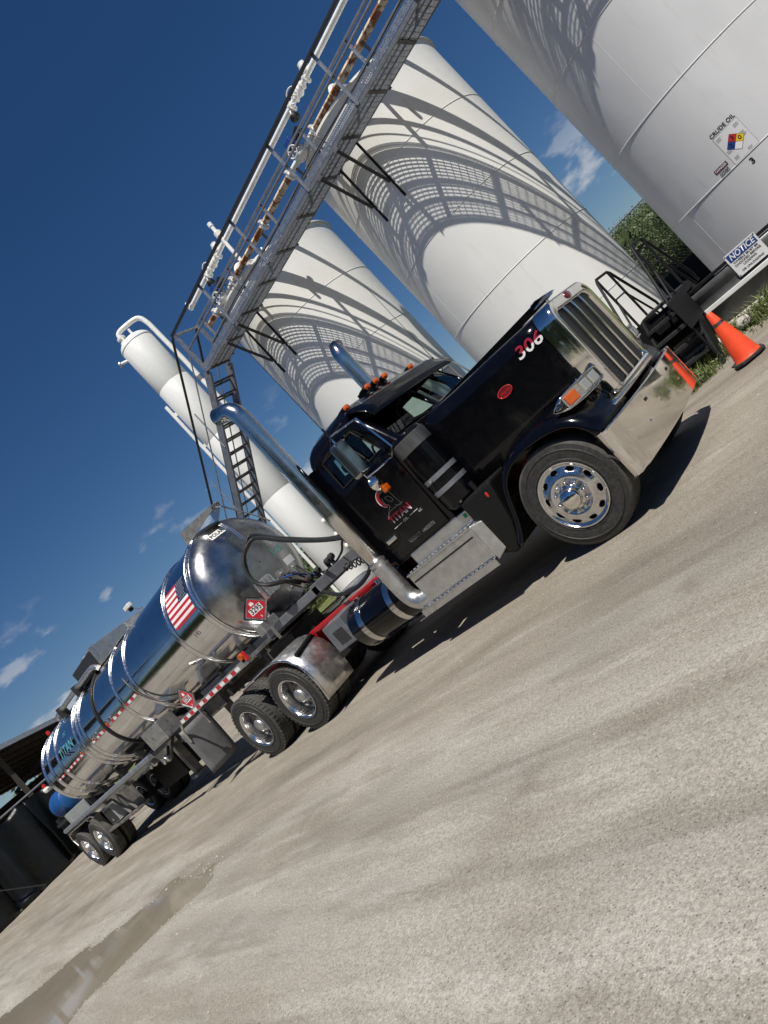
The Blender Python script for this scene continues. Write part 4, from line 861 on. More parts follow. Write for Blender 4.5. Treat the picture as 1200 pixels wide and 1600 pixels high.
# fenders
FP = [(.66,.74),(.675,.83),(.64,.95),(.56,1.07),(.44,1.155),(.28,1.205),(.08,1.232),(-.12,1.228),(-.30,1.19),(-.45,1.11),(-.56,.99),(-.63,.84),(-.70,.68),(-.78,.56),(-.86,.48)]
for s_ in (-1,1):
    rows = []
    for i, (x, z) in enumerate(FP):
        a = Vector(FP[max(i-1,0)]); b = Vector(FP[min(i+1,len(FP)-1)]); d = (b-a).normalized(); nn = Vector((-d.y, d.x)) ; nn = nn if nn.dot(Vector((x+.05,z-.5))) > 0 else -nn
        rows.append([(x+nn.x*o_, s_*y, z+nn.y*o_) for y, o_ in ((.50,.03),(.75,.025),(.98,.012),(1.08,-.006),(1.14,-.03),(1.175,-.065),(1.185,-.105),(1.178,-.112))])
    q = MB(); q.grid(rows); q.build('front_fender', M['blackpaint'], t, smooth=60, solid=.012, sub=1)
    q = MB(); q.prism([(-.60,s_*.50,1.12),(-1.07,s_*.50,1.12),(-1.07,s_*.50,.45),(-.92,s_*.50,.38),(-.83,s_*.50,.46),(-.72,s_*.50,.66)], (0,s_*.60,0)); q.build('splash_shield', M['blackplastic'], t, smooth=0, bevel=.03)
    q = MB(); q.lathe([(.008,-.03),(.014,-.02),(.014,.02),(.008,.03)], (-.72,s_*1.10,1.02), 'Z', 10); q.build('side_marker', M['redlens'], t)
    q = MB(); q.tube([(-.86,s_*.98,1.22),(-.86,s_*.98,.98)], [.028,.024], 10); q.build('hood_latch', M['blackplastic'], t)
    # headlight pod: front face with two lamps, outer corner swept back with the turn signal
    q = MB(); rows = []
    for y, fx, back, sh_ in ((.62,.735,.60,.03),(.65,.735,.52,.005),(.80,.715,.46,.0),(.95,.675,.44,.0),(1.05,.60,.42,.005),(1.115,.545,.41,.015),(1.14,.51,.42,.045)):
        z0, z1 = 1.118+sh_, 1.272-sh_; zc = (z0+z1)/2
        rows.append([(fx,s_*y,z0),(fx-.03,s_*y,z0-.008),(back,s_*y,lerp(z0,zc,.5)),(back-.02,s_*y,zc),(back,s_*y,lerp(z1,zc,.5)),(fx-.03,s_*y,z1+.008),(fx,s_*y,z1)])
    q.grid(rows); pod = q.build('headlight_pod', M['chrome'], t, smooth=60, solid=.006)
    def face(y0, x0, y1, x1, z0, z1, dx, nm, m_, bv=.01):
        a = Vector((x0,s_*y0,0)); b = Vector((x1,s_*y1,0)); nv = Vector((b.y-a.y, a.x-b.x, 0)).normalized(); nv = nv if nv.x > 0 else -nv
        q = MB(); q.prism([a-nv*.012+Vector((0,0,z0)), b-nv*.012+Vector((0,0,z0)), b-nv*.012+Vector((0,0,z1)), a-nv*.012+Vector((0,0,z1))], nv*(.012+dx)); q.build(nm, M[m_], pod, smooth=0, bevel=bv)
    face(.64,.722,.96,.66,1.128,1.262,-.004,'pod_face','alu',.002); face(.96,.66,1.12,.535,1.13,1.26,-.004,'pod_face','alu',.002)
    for y0, y1 in ((.67,.79),(.82,.94)):
        f = lambda y: lerp(.722,.66,(y-.64)/.32)
        face(y0-.01,f(y0-.01),y1+.01,f(y1+.01),1.138,1.254,.006,'headlight_bezel','chrome',.004); face(y0,f(y0),y1,f(y1),1.146,1.246,.014,'headlight','clearlens')
    face(1.0,.628,1.105,.547,1.145,1.245,.014,'turn_signal','amber',.018)
    q = MB(); q.bar((.5,s_*.55,1.12), (.5,s_*.70,1.17), .12, .06); q.build('pod_bracket', M['chrome'], pod, smooth=0, bevel=.015)
    # air cleaner
    c = (-1.08, s_*.93, 0)
    q = MB(); q.lathe([(.02,1.08),(.15,1.10),(.195,1.15),(.195,1.83),(.19,1.99),(.17,2.03),(.02,2.04)], c, 'Z', 36); ac = q.build('air_cleaner', M['blackpaint'], t)
    q = MB(); q.lathe([(.196,1.835),(.203,1.84),(.203,1.985),(.196,1.99)], c, 'Z', 36); q.build('intake_screen', M['screen'], ac)
    for z in (1.34,1.49): q = MB(); q.lathe([(.197,z-.026),(.203,z-.024),(.203,z+.024),(.197,z+.026)], c, 'Z', 36); q.build('strap', M['greysteel'], ac)
    q = MB(); q.bar((-1.08,s_*1.135,1.48), (-1.08,s_*1.135,1.5), .03, .05); q.build('strap_buckle', M['chrome'], ac, smooth=0)

# cab shell
LV = [(1.02,-1.25,-2.50,.965),(1.25,-1.25,-2.51,.975),(1.6,-1.25,-2.515,.98),(1.98,-1.22,-2.515,.98),(2.035,-1.10,-2.515,.978),(2.10,-1.135,-2.515,.972),(2.29,-1.24,-2.51,.955),(2.47,-1.345,-2.50,.935),(2.56,-1.40,-2.485,.915),(2.64,-1.46,-2.455,.875),(2.70,-1.54,-2.40,.81),(2.74,-1.64,-2.32,.70),(2.762,-1.78,-2.18,.48)]
def ring(xf, xr, hw):
    rc, rr_ = .09, .13; P = []; tg = []
    for f in (-.045, -.5, -1): P.append((xf-.05*abs(f)**2, f*(hw-rc))); tg.append('F')
    P += [(xf-.05-rc+rc*math.cos(R_(a)), -(hw-rc)-rc*math.sin(R_(a))) for a in (22,45,68)]; tg += ['A']*3
    xa, xb = xf-.05-rc, xr+rr_
    for f in (0,.12,.33,.37,.60,.83,1): P.append((lerp(xa, xb, f), -hw)); tg.append('S')
    P += [(xr+rr_-rr_*math.sin(R_(a)), -(hw-rr_)-rr_*math.cos(R_(a))) for a in (22,45,68)]; tg += ['C']*3
    for f in (-1,-.62,-.2): P.append((xr, f*(hw-rr_))); tg.append('R')
    n = len(P); return P+[(x, -y) for x, y in reversed(P)], n
rows = []
for z, xf, xr, hw in LV: P, nP = ring(xf, xr, hw); rows.append([(x,y,z) for x, y in P])
nn = len(rows[0]); WIN = (5, 6)
openc = {0:'ws',1:'ws',7:'vent',9:'door',10:'door',17:'rear'}   # column index -> window
q = MB(); vs = [p for r in rows for p in r]; fs = []
def mirc(k): return nn-2-k
opens = set(openc)|{mirc(k) for k in openc}
for i in range(len(rows)-1):
    for k in range(nn):
        if i in WIN and k in opens: continue
        fs.append((i*nn+k, i*nn+(k+1) % nn, (i+1)*nn+(k+1) % nn, (i+1)*nn+k))
fs.append(tuple((len(rows)-1)*nn+k for k in range(nn))); fs.append(tuple(range(nn)))
q.add(vs, fs); cab = q.build('cab', M['blackpaint'], t, smooth=50, solid=.035)
def pane(cols, nm, label=None):
    q = MB(); c0, c1 = min(cols), max(cols)+1
    q.grid([[rows[i][k] for k in range(c0, c1+1)] for i in (5,6,7)]); ctr = Vector((-1.85,0,2.28))
    q.v = [tuple(Vector(v)+(Vector((ctr.x,ctr.y,v[2]))-Vector(v)).normalized()*.018) for v in q.v]
    o = q.build(nm, M['glass'], cab, smooth=180); return o
pane((0,1),'windshield'); pane((mirc(1),mirc(0)),'windshield'); pane((7,),'vent_window'); pane((mirc(7),),'vent_window'); pane((9,10),'door_window'); pane((mirc(10),mirc(9)),'door_window'); pane((17,),'rear_window'); pane((mirc(17),),'rear_window')
# trim round openings
for k0, k1 in ((9,11),(7,8)):
    for m_ in (0,1):
        f = (lambda k: k) if not m_ else (lambda k: nn-1-k)
        L_ = [rows[5][f(k)] for k in range(k0,k1+1)]+[rows[6][f(k1)]]+[rows[7][f(k)] for k in range(k1,k0-1,-1)]+[rows[6][f(k0)]]
        q = MB(); q.tube(L_, .012, 6, closed=True); q.build('window_seal', M['blackplastic'], cab)
for s_ in (-1,1):
    q = MB(); q.prism([(-1.38,s_*.983,1.06),(-2.30,s_*.983,1.06),(-2.30,s_*.985,2.03),(-1.40,s_*.985,2.03),(-1.33,s_*.985,1.95)], (0,s_*.016,0)); door = q.build('door', M['blackpaint'], t, smooth=0, bevel=.01)
    q = MB(); q.box(-2.24,-2.06,s_*1.0,s_*1.035,1.28,1.335); q.build('door_handle', M['chrome'], door, smooth=0, bevel=.01)
    q = MB(); q.box(-2.26,-2.04,s_*.999,s_*1.006,1.26,1.355); q.build('handle_plate', M['blackplastic'], door, smooth=0, bevel=.004)
    if s_ < 0:
        Y_ = -1.0015
        text('TITAN', .118, (-1.805,Y_,1.46), (1,0,-.02), (0,0,1), twotone('company_print', (.36,.008,.03), (.75,.75,.73), 1.447, .012), door, bold=.003, fit=.37, name='company_lettering')
        text('OIL', .042, (-1.80,Y_,1.375), (1,0,0), (0,0,1), M['decalwhite'], door, sx=1.4, name='company_lettering'); text('LLC', .035, (-1.56,Y_,1.345), (1,0,0), (0,0,1), M['decalwhite'], door, name='company_lettering')
        for xa in (-2.02,-1.72): q = MB(); q.box(xa,xa+.145,Y_-.001,Y_,1.373,1.379); q.build('logo_line', M['decalwhite'], door, smooth=0)
        text('USDOT 4465070', .058, (-1.755,Y_,1.155), (1,0,-.02), (0,0,1), M['decalgrey'], door, name='registration_lettering', fit=.45)
        # emblem: helmeted head in outline with red crest
        def ol(pts, r, m_, nm): q = MB(); q.tube([(x,Y_-.001,z) for x, _, z in [(p.x,0,p.z) for p in spline([(a,0,b) for a, b in pts],5)]], r, 5); q.build(nm, M[m_], door)
        q = MB(); P1 = [(-1.82+.115*math.cos(R_(a)), 1.70+.11*math.sin(R_(a))) for a in range(95,240,12)]; P2 = [(-1.805+.078*math.cos(R_(a)), 1.695+.08*math.sin(R_(a))) for a in range(239,94,-12)]
        q.add([(x,Y_-.0005,z) for x, z in P1+P2], [(i,i+1,len(P1)+len(P2)-2-i,len(P1)+len(P2)-1-i) for i in range(len(P1)-1)]); q.build('emblem_crest', M['decalred'], door, smooth=0)
        ol(P1, .004, 'decalwhite', 'emblem_outline')
        ol([(-1.84,1.77),(-1.76,1.77),(-1.71,1.72),(-1.70,1.62),(-1.69,1.54),(-1.73,1.54),(-1.77,1.57)], .004, 'decalgrey', 'emblem_outline')
        ol([(-1.86,1.72),(-1.87,1.65),(-1.84,1.60),(-1.91,1.56),(-1.97,1.52)], .004, 'decalgrey', 'emblem_outline'); ol([(-1.82,1.70),(-1.76,1.69),(-1.74,1.63),(-1.79,1.63),(-1.82,1.70)], .0035, 'decalgrey', 'emblem_outline'); ol([(-1.98,1.50),(-1.90,1.55),(-1.78,1.55),(-1.66,1.54)], .004, 'decalgrey', 'emblem_outline')
# visor
rows2 = []
for y in (-.93,-.90,-.75,-.4,0,.4,.75,.90,.93):
    b_ = .06*(abs(y)/.93)**2; e = .03 if abs(y) > .92 else 0
    rows2.append([(-1.47-b_,y,2.645-e),(-1.40-b_,y,2.655-e),(-1.30-b_,y,2.60-e),(-1.20-b_,y,2.50),(-1.13-b_,y,2.405),(-1.135-b_,y,2.39)])
q = MB(); q.grid(rows2); q.build('sun_visor', M['blackpaint'], t, smooth=60, solid=.012)
lm = MB().lathe([(.02,-.16),(.035,-.1),(.044,0),(.044,.03)], (0,0,0), 'X', 16).mesh('roof_light', M['blackpaint']); lens = MB().lathe([(.044,.03),(.043,.06),(.034,.085),(.001,.095)], (0,0,0), 'X', 16).mesh('lens', M['amber'])
for y, dz in ((-.74,-.03),(-.2,.045),(0,.05),(.2,.045),(.74,-.03)):
    o = inst('roof_light', lm, (-1.60,y,2.738+dz), t, scale=(.85,.85,.85)); l_ = bpy.data.objects.new('lens', lens); COL.objects.link(l_); l_.parent = o
    q = MB(); q.box(-1.74,-1.60,y-.03,y+.03,2.68,2.75+dz); q.build('light_base', M['blackpaint'], t, smooth=0)
# cab interior
q = MB(); q.box(-1.62,-1.2,-.85,.85,1.6,2.06); q.build('dashboard', M['seat'], t, smooth=0, bevel=.06)
for y in (-.48,.48):
    q = MB(); q.box(-2.42,-2.26,y-.25,y+.25,1.5,2.22); st = q.build('seat', M['seat'], t, smooth=0, bevel=.06); q = MB(); q.box(-2.38,-2.28,y-.13,y+.13,2.22,2.36); q.build('headrest', M['seat'], st, smooth=0, bevel=.05)
q = MB(); q.tube([(-1.72-.07*math.sin(a), -.48+.22*math.cos(a), 2.06+.20*math.sin(a)) for a in [2*PI*i/28 for i in range(28)]], .014, 6, closed=True); q.cyl((-1.72,-.48,2.06),(-1.5,-.48,1.9),.03,n=8); q.build('steering_wheel', M['seat'], t)
# wipers
for s_ in (-1,1): q = MB(); q.bar((-1.10,s_*.30,2.07),(-1.14,s_*.72,2.13),.012,.02); q.build('wiper', M['blackplastic'], t, smooth=0)
# mirrors
for s_ in (-1,1):
    Y1, Y2 = s_*.99, s_*1.27
    mg = MB(); mg.box(-1.625,-1.50,Y2-.10,Y2+.10,2.01,2.45); mr_ = mg.build('side_mirror', M['mirrorback'], t, smooth=0, bevel=.035, seg=3)
    q = MB(); q.box(-1.632,-1.626,Y2-.085,Y2+.085,2.03,2.43); q.build('mirror_glass', M['chrome'], mr_, smooth=0)
    q = MB(); q.tube([(-1.42,Y1,2.52),(-1.50,lerp(Y1,Y2,.5),2.53),(-1.565,Y2,2.54),(-1.565,Y2,2.44)], .012, 8); q.tube([(-1.38,Y1,1.96),(-1.48,lerp(Y1,Y2,.6),1.96),(-1.565,Y2,1.97),(-1.565,Y2,2.03)], .012, 8)
    q.tube([(-1.42,Y1,2.52),(-1.30,s_*1.07,2.50),(-1.16,s_*1.12,2.02),(-1.30,s_*1.05,1.95),(-1.38,Y1,1.96)], .011, 8); q.tube([(-1.95,Y1-s_*.02,2.50),(-1.565,Y2,2.53)], .008, 6); q.build('mirror_bracket', M['chrome'], mr_)
    q = MB(); q.lathe([(.095,-.01),(.1,0),(.09,.02),(.05,.05),(.001,.06)], (-1.56,s_*1.23,1.87), 'X', 28); q.build('convex_mirror', M['chrome'], mr_)
    q = MB(); q.box(-1.56,-1.50,s_*1.2-.045,s_*1.2+.045,1.72,1.80); q.build('mirror_marker_light', M['amber'], mr_, smooth=0, bevel=.015)
    q = MB(); q.cyl((-1.565,Y2,2.50),(-1.575,Y2+s_*.01,3.95),.005,.0025,n=6); q.cyl((-1.565,Y2,2.5),(-1.565,Y2,2.66),.012,n=8); q.build('whip_antenna', M['blackplastic'], mr_)
    # exhaust
    P = [(-2.05,s_*1.02,.56),(-2.2,s_*1.08,.56)]+[(-2.27-.22*math.sin(a), s_*1.1, .78-.22*math.cos(a)) for a in [R_(i*10) for i in range(10)]]+[(-2.49,s_*1.1,z) for z in (.95,1.18)]
    q = MB(); q.tube(P, .108, 24); ex = q.build('exhaust_elbow', M['dullalu'], t)
    ex_, ey_ = (-1,0) if s_ < 0 else (-.1,.35)
    P = [(-2.49,s_*1.1,z) for z in (1.18,2.0,2.8,3.45)]+[(-2.49+ex_*(.2-.2*math.cos(R_(a))), s_*1.1+ey_*(.2-.2*math.cos(R_(a))), 3.50+.2*math.sin(R_(a))) for a in range(0,66,8)]
    P += [(-2.49+ex_*.30, s_*1.1+ey_*.30, 3.755)]
    q = MB(); q.tube(P, .104, 28, caps=False); sk = q.build('exhaust_stack', M['satin'], t, solid=.004)
    for z in (1.16,1.22): q = MB(); q.lathe([(.105,-.02),(.112,-.018),(.112,.018),(.105,.02)], (-2.49,s_*1.1,z), 'Z', 28); q.build('clamp', M['dullalu'], sk)
    q = MB(); q.box(-2.56,-2.40,s_*.9,s_*1.0,1.1,2.5); q.build('stack_bracket', M['blackpaint'], sk, smooth=0)
    # step box
    q = MB(); q.prism([(-2.20,s_*.72,.50),(-1.09,s_*.72,.50),(-1.09,s_*.72,.90),(-2.20,s_*.72,.90)], (0,s_*.47,0)); sb = q.build('step_box', M['dullalu'], t, smooth=0, bevel=.02)
    q = MB(); q.box(-2.17,-1.14,s_*1.185,s_*1.1935,.785,.803); q.build('box_slot', M['decalblack'], sb, smooth=0)
    q = MB(); q.prism([(-1.09,s_*1.19,.90),(-.93,s_*1.05,.84),(-.93,s_*1.05,.52),(-1.09,s_*1.19,.45)], (0,-s_*.3,0)); q.build('box_end', M['dullalu'], sb, smooth=0, bevel=.01)
    q = MB(); q.box(-2.10,-1.08,s_*.93,s_*1.03,.90,1.045); q.build('upper_box', M['dullalu'], t, smooth=0, bevel=.012)
    q = MB(); q.box(-1.17,-1.12,s_*1.029,s_*1.032,.97,1.02); q.build('green_sticker', mat('green_print', (.01,.2,.09), .5), t, smooth=0)
    for z, y1, x0, x1 in ((.905,1.20,-2.2,-1.10),(.50,1.245,-2.36,-1.08)):
        q = MB(); q.box(x0,x1,s_*.76,s_*y1,z-.022,z); tr_ = q.build('step_tread', M['alu'], sb, smooth=0, bevel=.004)
        q = MB(); nx = int((x1-x0)/.035)
        for i in range(nx):
            for j in range(3): a = x0+.02+i*.035; b = y1-.025-j*.04; q.bar((a,s_*b,z+.002),(a+.016,s_*(b-.016*(1 if (i+j)%2 else -1)),z+.002),.006,.005)
        for i in range(nx): a = x0+.02+i*.035; q.box(a,a+.02,s_*(y1+.0005),s_*(y1+.004),z-.014,z-.006)
        q.build('tread_pattern', M['dullalu'], sb, kind='stuff', smooth=0)
    q = MB(); q.box(-2.36,-1.08,s_*1.236,s_*1.243,.415,.478); q.build('tread_skirt', M['dullalu'], sb, smooth=0)
    # fuel tank
    q = MB(); q.lathe([(.02,.0),(.26,.01),(.295,.03),(.305,.06),(.305,1.14),(.295,1.17),(.26,1.19),(.02,1.20)], (-3.62,s_*.895,.72), 'X', 48); ft = q.build('fuel_tank', M['blackpaint'], t, smooth=40)
    for x in (-2.70,-3.33): q = MB(); q.lathe([(.306,-.05),(.312,-.048),(.312,.048),(.306,.05)], (x,s_*.895,.72), 'X', 48); q.build('tank_strap', M['satin'], ft); q = MB(); q.box(x-.06,x+.06,s_*.47,s_*.60,.42,1.06); q.build('tank_bracket', M['red'], ft, smooth=0, bevel=.01)
    q = MB(); q.cyl((-3.0,s_*.80,1.0),(-3.0,s_*.79,1.06),.05,n=16); q.build('filler_cap', M['chrome'], ft)
    q = MB(); q.box(-5.0,-2.42,s_*.50,s_*.64,1.03,1.085); q.build('red_bracket_rail', M['red'], t, smooth=0, bevel=.01)
    q = MB(); q.prism([(-4.14,s_*.60,.66),(-3.68,s_*.60,.66),(-3.66,s_*.60,1.04),(-4.10,s_*.60,1.04)], (0,s_*.50,0)); vb = q.build('vent_box', M['greysteel'], t, smooth=0, bevel=.012)
    for i in range(9): x = -3.98+i*.027; q = MB(); q.box(x,x+.014,s_*1.099,s_*1.105,.72,.92); q.build('louvre', M['decalblack'], vb, smooth=0)
    # drive fender
    DP = [(-4.84,.27),(-4.80,.42),(-4.785,.58),(-4.80,.75),(-4.86,.90),(-4.96,1.02),(-5.10,1.10),(-5.27,1.14),(-5.5,1.15),(-5.9,1.135),(-6.24,1.115)]
    q = MB(); q.grid([[(x,s_*y,z) for y in (.60,.8,1.0,1.225)] for x, z in DP]); df = q.build('drive_fender', M['dullalu'], t, smooth=60, solid=.006)
    q = MB(); q.tube([(x,s_*1.23,z) for x, z in DP], .014, 8); q.build('fender_lip', M['alu'], df)
    q = MB(); q.tube([(-5.05,s_*.4,1.10),(-4.96,s_*.62,1.055),(-4.90,s_*1.1,1.0)], .03, 8); q.build('fender_stay', M['blackplastic'], df)
q = MB(); q.box(-4.4,-2.6,-.45,.45,1.06,1.085); q.build('deck_plate', M['dullalu'], t, smooth=0)
q = MB(); q.lathe([(.02,.0),(.45,.02),(.46,.06),(.4,.10),(.02,.11)], (-6.1,0,1.24), 'Z', 32); q.box(-6.5,-5.7,-.35,.35,1.05,1.25); q.build('fifth_wheel', M['darksteel'], t)
for x in (-4.9,-7.3): q = MB(); q.box(x-.12,x+.12,-.6,.6,.5,.62); q.build('suspension_beam', M['darksteel'], t, smooth=0)
q = MB(); q.cyl((-2.62,-.35,1.1),(-2.62,-.35,1.75),.03,n=10); q.cyl((-2.62,.35,1.1),(-2.62,.35,1.75),.03,n=10); q.cyl((-2.62,-.35,1.72),(-2.62,.35,1.72),.03,n=10); q.build('hose_stand', M['darksteel'], t)
def hose(pts, r, m_, nm, p): q = MB(); q.tube(spline(pts, 8), r, 8); return q.build(nm, M[m_], p)
hose([(-2.6,-.45,1.55),(-3.2,-.6,1.75),(-4.0,-.55,2.2),(-4.6,-.45,2.58),(-5.0,-.35,2.62),(-5.15,-.5,2.5),(-5.0,-.72,2.25),(-4.75,-.80,2.02),(-4.6,-.6,1.85),(-4.7,-.35,1.7)], .03, 'hose', 'air_line', t)
hose([(-2.6,-.40,1.58),(-3.3,-.55,1.80),(-4.1,-.50,2.28),(-4.7,-.38,2.66),(-5.08,-.28,2.66),(-5.2,-.42,2.5),(-5.05,-.66,2.22),(-4.8,-.72,1.98),(-4.6,-.5,1.8),(-4.72,-.25,1.66)], .024, 'hose', 'air_line', t)
hose([(-2.6,-.3,1.62),(-2.75,-.55,1.5),(-2.85,-.75,1.3),(-3.05,-.82,1.18),(-3.4,-.8,1.15),(-3.8,-.72,1.22),(-4.3,-.5,1.42)], .028, 'hose', 'air_line', t)
hose([(-2.62,-.35,1.66),(-3.1,-.45,1.70),(-3.6,-.2,1.72),(-4.1,.1,1.62),(-4.5,.15,1.55)], .018, 'hose', 'air_line', t)
q = MB(); q.tube([(-2.7-1.9*i/240, .05+.05*math.cos(i*.55), 1.55-.22*math.sin(PI*i/240)+.05*math.sin(i*.55)) for i in range(241)], .012, 6); q.build('coiled_cable', M['hose'], t)
q = MB(); q.cyl((-2.66,-.42,1.45),(-2.66,-.42,1.68),.05,n=12); q.build('brass_fitting', mat('brass', (.5,.33,.1), .35, .9), t)
# ------------------------------------------------------------------ tank trailer
t = TL = thing('tank_trailer', 'polished stainless tank trailer with flag decal and hazard placards', 'trailer', (-11, 0, 0))
ZT, RT = 2.38, 1.0; AX = (0,0,ZT)
q = MB(); n_ = 53; q.lathe([(RT, -6.0-10.5*i/(n_-1)) for i in range(n_)], AX, 'X', 128); sh = q.build('tank_shell', M['mirrorss'], t, smooth=80)
DE = 2.6
def dh(r): return .5*max(0, 1-(r/RT)**DE)**(1/DE)
dome = [(RT*math.cos(PI/2*i/26)**.75, dh(RT*math.cos(PI/2*i/26)**.75)) for i in range(26)]+[(.01,.5)]
q = MB(); q.lathe([(r, -6.0+h_) for r, h_ in dome], AX, 'X', 96); fh = q.build('front_head', M['headss'], t, smooth=80)
q = MB(); q.lathe([(r, -16.5-h_) for r, h_ in dome], AX, 'X', 96); q.build('rear_head', M['headss'], t, smooth=80)
def ringp(x, w_=.045, hgt=.034): return [(RT-.002,x-w_),(RT+hgt*.7,x-w_*.8),(RT+hgt,x-w_*.45),(RT+hgt,x+w_*.45),(RT+hgt*.7,x+w_*.8),(RT-.002,x+w_)]
for x in (-6.03,-5.93+-.0,-7.1,-9.35,-10.25,-12.75,-13.0,-13.3,-15.05,-15.85,-16.47):
    q = MB(); q.lathe(ringp(x) if x != -5.93 else [(RT-.03,x-.03),(RT+.012,x-.02),(RT+.012,x+.02),(RT-.05,x+.03)], AX, 'X', 128); q.build('stiffener_ring', M['alu'], t, smooth=70)
def wt(x, th, off=0): return Vector((x, -(RT+off)*math.cos(th), ZT+(RT+off)*math.sin(th)))
q = MB(); q.tube([wt(-11.6, R_(a), .02) for a in range(-70,100,5)], .024, 8); q.build('black_strap_hose', M['hose'], t)
hose([wt(-9.55,.30,.05),wt(-9.5,.22,.05),wt(-9.42,.05,.05),wt(-9.3,-.2,.05),wt(-9.1,-.5,.05),wt(-8.7,-.75,.05)], .018, 'hose', 'vapour_hose', t)
hose([wt(-14.4,.42,.05),wt(-14.35,.3,.05),wt(-14.25,.2,.05),wt(-14.0,.12,.05)], .02, 'hose', 'vapour_hose', t)
# flag
FX0, FX1, FT0, FT1 = -6.97, -6.12, R_(6), R_(41)
def fq(mb, u0, u1, v0, v1, off, k=1, kk=1): mb.grid([[wt(lerp(FX0,FX1,lerp(u0,u1,i/k)), lerp(FT0,FT1,lerp(v0,v1,j/kk)), off) for i in range(k+1)] for j in range(kk+1)])
fl = None
for i in range(13):
    q = MB(); fq(q, 0, 1, i/13, (i+1)/13, .003, 1, 2); o = q.build('flag_stripe' if fl else 'flag_decal', M['decalred'] if i % 2 == 0 else M['decalwhite'], fl or t, smooth=80); fl = fl or o
fl['label'] = 'flag decal with red and white stripes and starred blue corner'
q = MB(); fq(q, .58, 1, 6/13, 1, .0045, 1, 8); q.build('flag_canton', M['navy'], fl, smooth=80)
q = MB()
for r_ in range(7):
    for c_ in range(5 if r_ % 2 == 0 else 4):
        u = .60+.36*(c_+.5+(0 if r_ % 2 == 0 else .5))/5; v = 6/13+(7/13)*(r_+.7)/7.4; pts = []
        for k in range(10): a = PI/2+PI*k/5; rr = (.0145 if k % 2 == 0 else .006); pts.append(wt(lerp(FX0,FX1,u)+rr*math.cos(a), lerp(FT0,FT1,v)+rr*math.sin(a), .006))
        q.add(pts, [tuple(range(10))])
q.build('flag_stars', M['decalwhite'], fl, smooth=0)
# conspicuity tape
def tape(x0, x1, th, w_, L_=.16):
    x = x0; i = 0
    while x > x1:
        q = MB(); q.grid([[wt(x, th+s_*w_/2, .003), wt(x-L_+.002, th+s_*w_/2, .003)] for s_ in (-1,0,1)]); q.build('reflective_tape', M['decalred'] if i % 2 == 0 else M['decalwhite'], t, smooth=80); x -= L_; i += 1
tape(-9.42,-10.15,-.07,.055); tape(-10.4,-11.5,-.07,.055); tape(-11.7,-12.6,-.07,.055); tape(-13.4,-14.9,-.07,.055); tape(-15.2,-15.7,-.07,.05)
wrt = lambda v: wt(v.x, (v.z-ZT)/RT, .004)
text('TITAN', .30, (-14.2,0,ZT+.30), (1,0,0), (0,0,1), M['cyan'], t, bold=.006, wrap=wrt, fit=1.2, name='company_lettering')
text('SPEC', .13, (-14.1,0,ZT+.62), (1,0,0), (0,0,1), M['cyan'], t, wrap=wrt, name='company_lettering')
text('145', .12, (-6.6,0,ZT-.16), (1,0,0), (0,0,1), M['decalgrey'], t, wrap=wrt, name='unit_number', sx=1.2)
def hx(y, z, off=.004):
    r = math.hypot(y, z-ZT); return Vector((-6.0+dh(r)+off, y, z))
hw2 = lambda v: hx(v.y, v.z)
text('145', .17, (0,.40,ZT-.02), (0,1,0), (0,0,1), M['teal'], fh, wrap=hw2, bold=.002, name='unit_number', sx=1.15)
q = MB(); q.grid([[hx(y, z, .003) for y in (.36,.44,.52,.60)] for z in (2.06,2.12,2.18)]); q.build('data_label', M['decalwhite'], fh, smooth=80)
for i in range(5): q = MB(); q.grid([[hx(y, 2.0-i*.035+dz, .003) for y in (.38,.46,.54)] for dz in (0,.014)]); q.build('data_label', M['decalgrey'], fh, smooth=80)
q = MB(); q.grid([[hx(y, z, .006) for y in (-.30,-.2,-.1,.0)] for z in (3.10,3.15,3.20)]); pl = q.build('maker_plate', M['decalwhite'], fh, smooth=80)
text('POLAR', .085, (0,-.15,3.15), (0,1,0), (0,0,1), M['decalblack'], pl, bold=.002, wrap=lambda v: hx(v.y, v.z, .009))
# placards: diamond in a frame, number across
def placard(c, right, label):
    c = Vector(c); r = Vector(right); u = Vector((0,0,1)); nn = r.cross(u)
    def quad(h_, o_, nm, m_, p, th=.004):
        q = MB(); q.prism([c+nn*o_+d*h_ for d in (-u, r, u, -r)], nn*th); return q.build(nm, M[m_], p, smooth=0)
    fr = quad(.235, 0, 'placard', 'dullalu', t); fr['label'] = label
    quad(.185, .0042, 'red_field', 'decalred', fr, .001)
    for a, b in ((-u,r),(r,u),(u,-r),(-r,-u)): q = MB(); q.bar(c+nn*.006+a*.232, c+nn*.006+b*.232, .018, .012, up=nn); q.build('placard_edge', M['alu'], fr, smooth=0)
    q = MB(); q.prism([c+nn*.0055+r*a+u*b for a, b in ((-.105,-.052),(.105,-.052),(.105,.052),(-.105,.052))], nn*.001); q.build('number_panel', M['decalwhite'], fr, smooth=0)
    text('3295', .115, c+nn*.0072, r, u, M['decalblack'], fr, bold=.003, sx=.85); text('3', .05, c+nn*.0058-u*.13, r, u, M['decalwhite'], fr, bold=.001)
    q = MB(); q.prism([c+nn*.0055+r*a+u*b for a, b in ((-.03,.075),(.03,.075),(.035,.10),(.018,.115),(.012,.145),(-.004,.115),(-.022,.135),(-.034,.10))], nn*.001); q.build('flame_symbol', M['decalwhite'], fr, smooth=0)
    q = MB(); q.bar(c-u*.22-nn*.03, c-u*.55-nn*.03, .04, .03, up=nn); q.build('placard_stay', M['dullalu'], fr, smooth=0)
placard((-5.32,-.78,1.86), (.25,.97,0), 'red diamond placard numbered 3295 facing the cab')
placard((-8.0,-1.12,1.60), (1,.12,0), 'red diamond placard numbered 3295 on the trailer side')
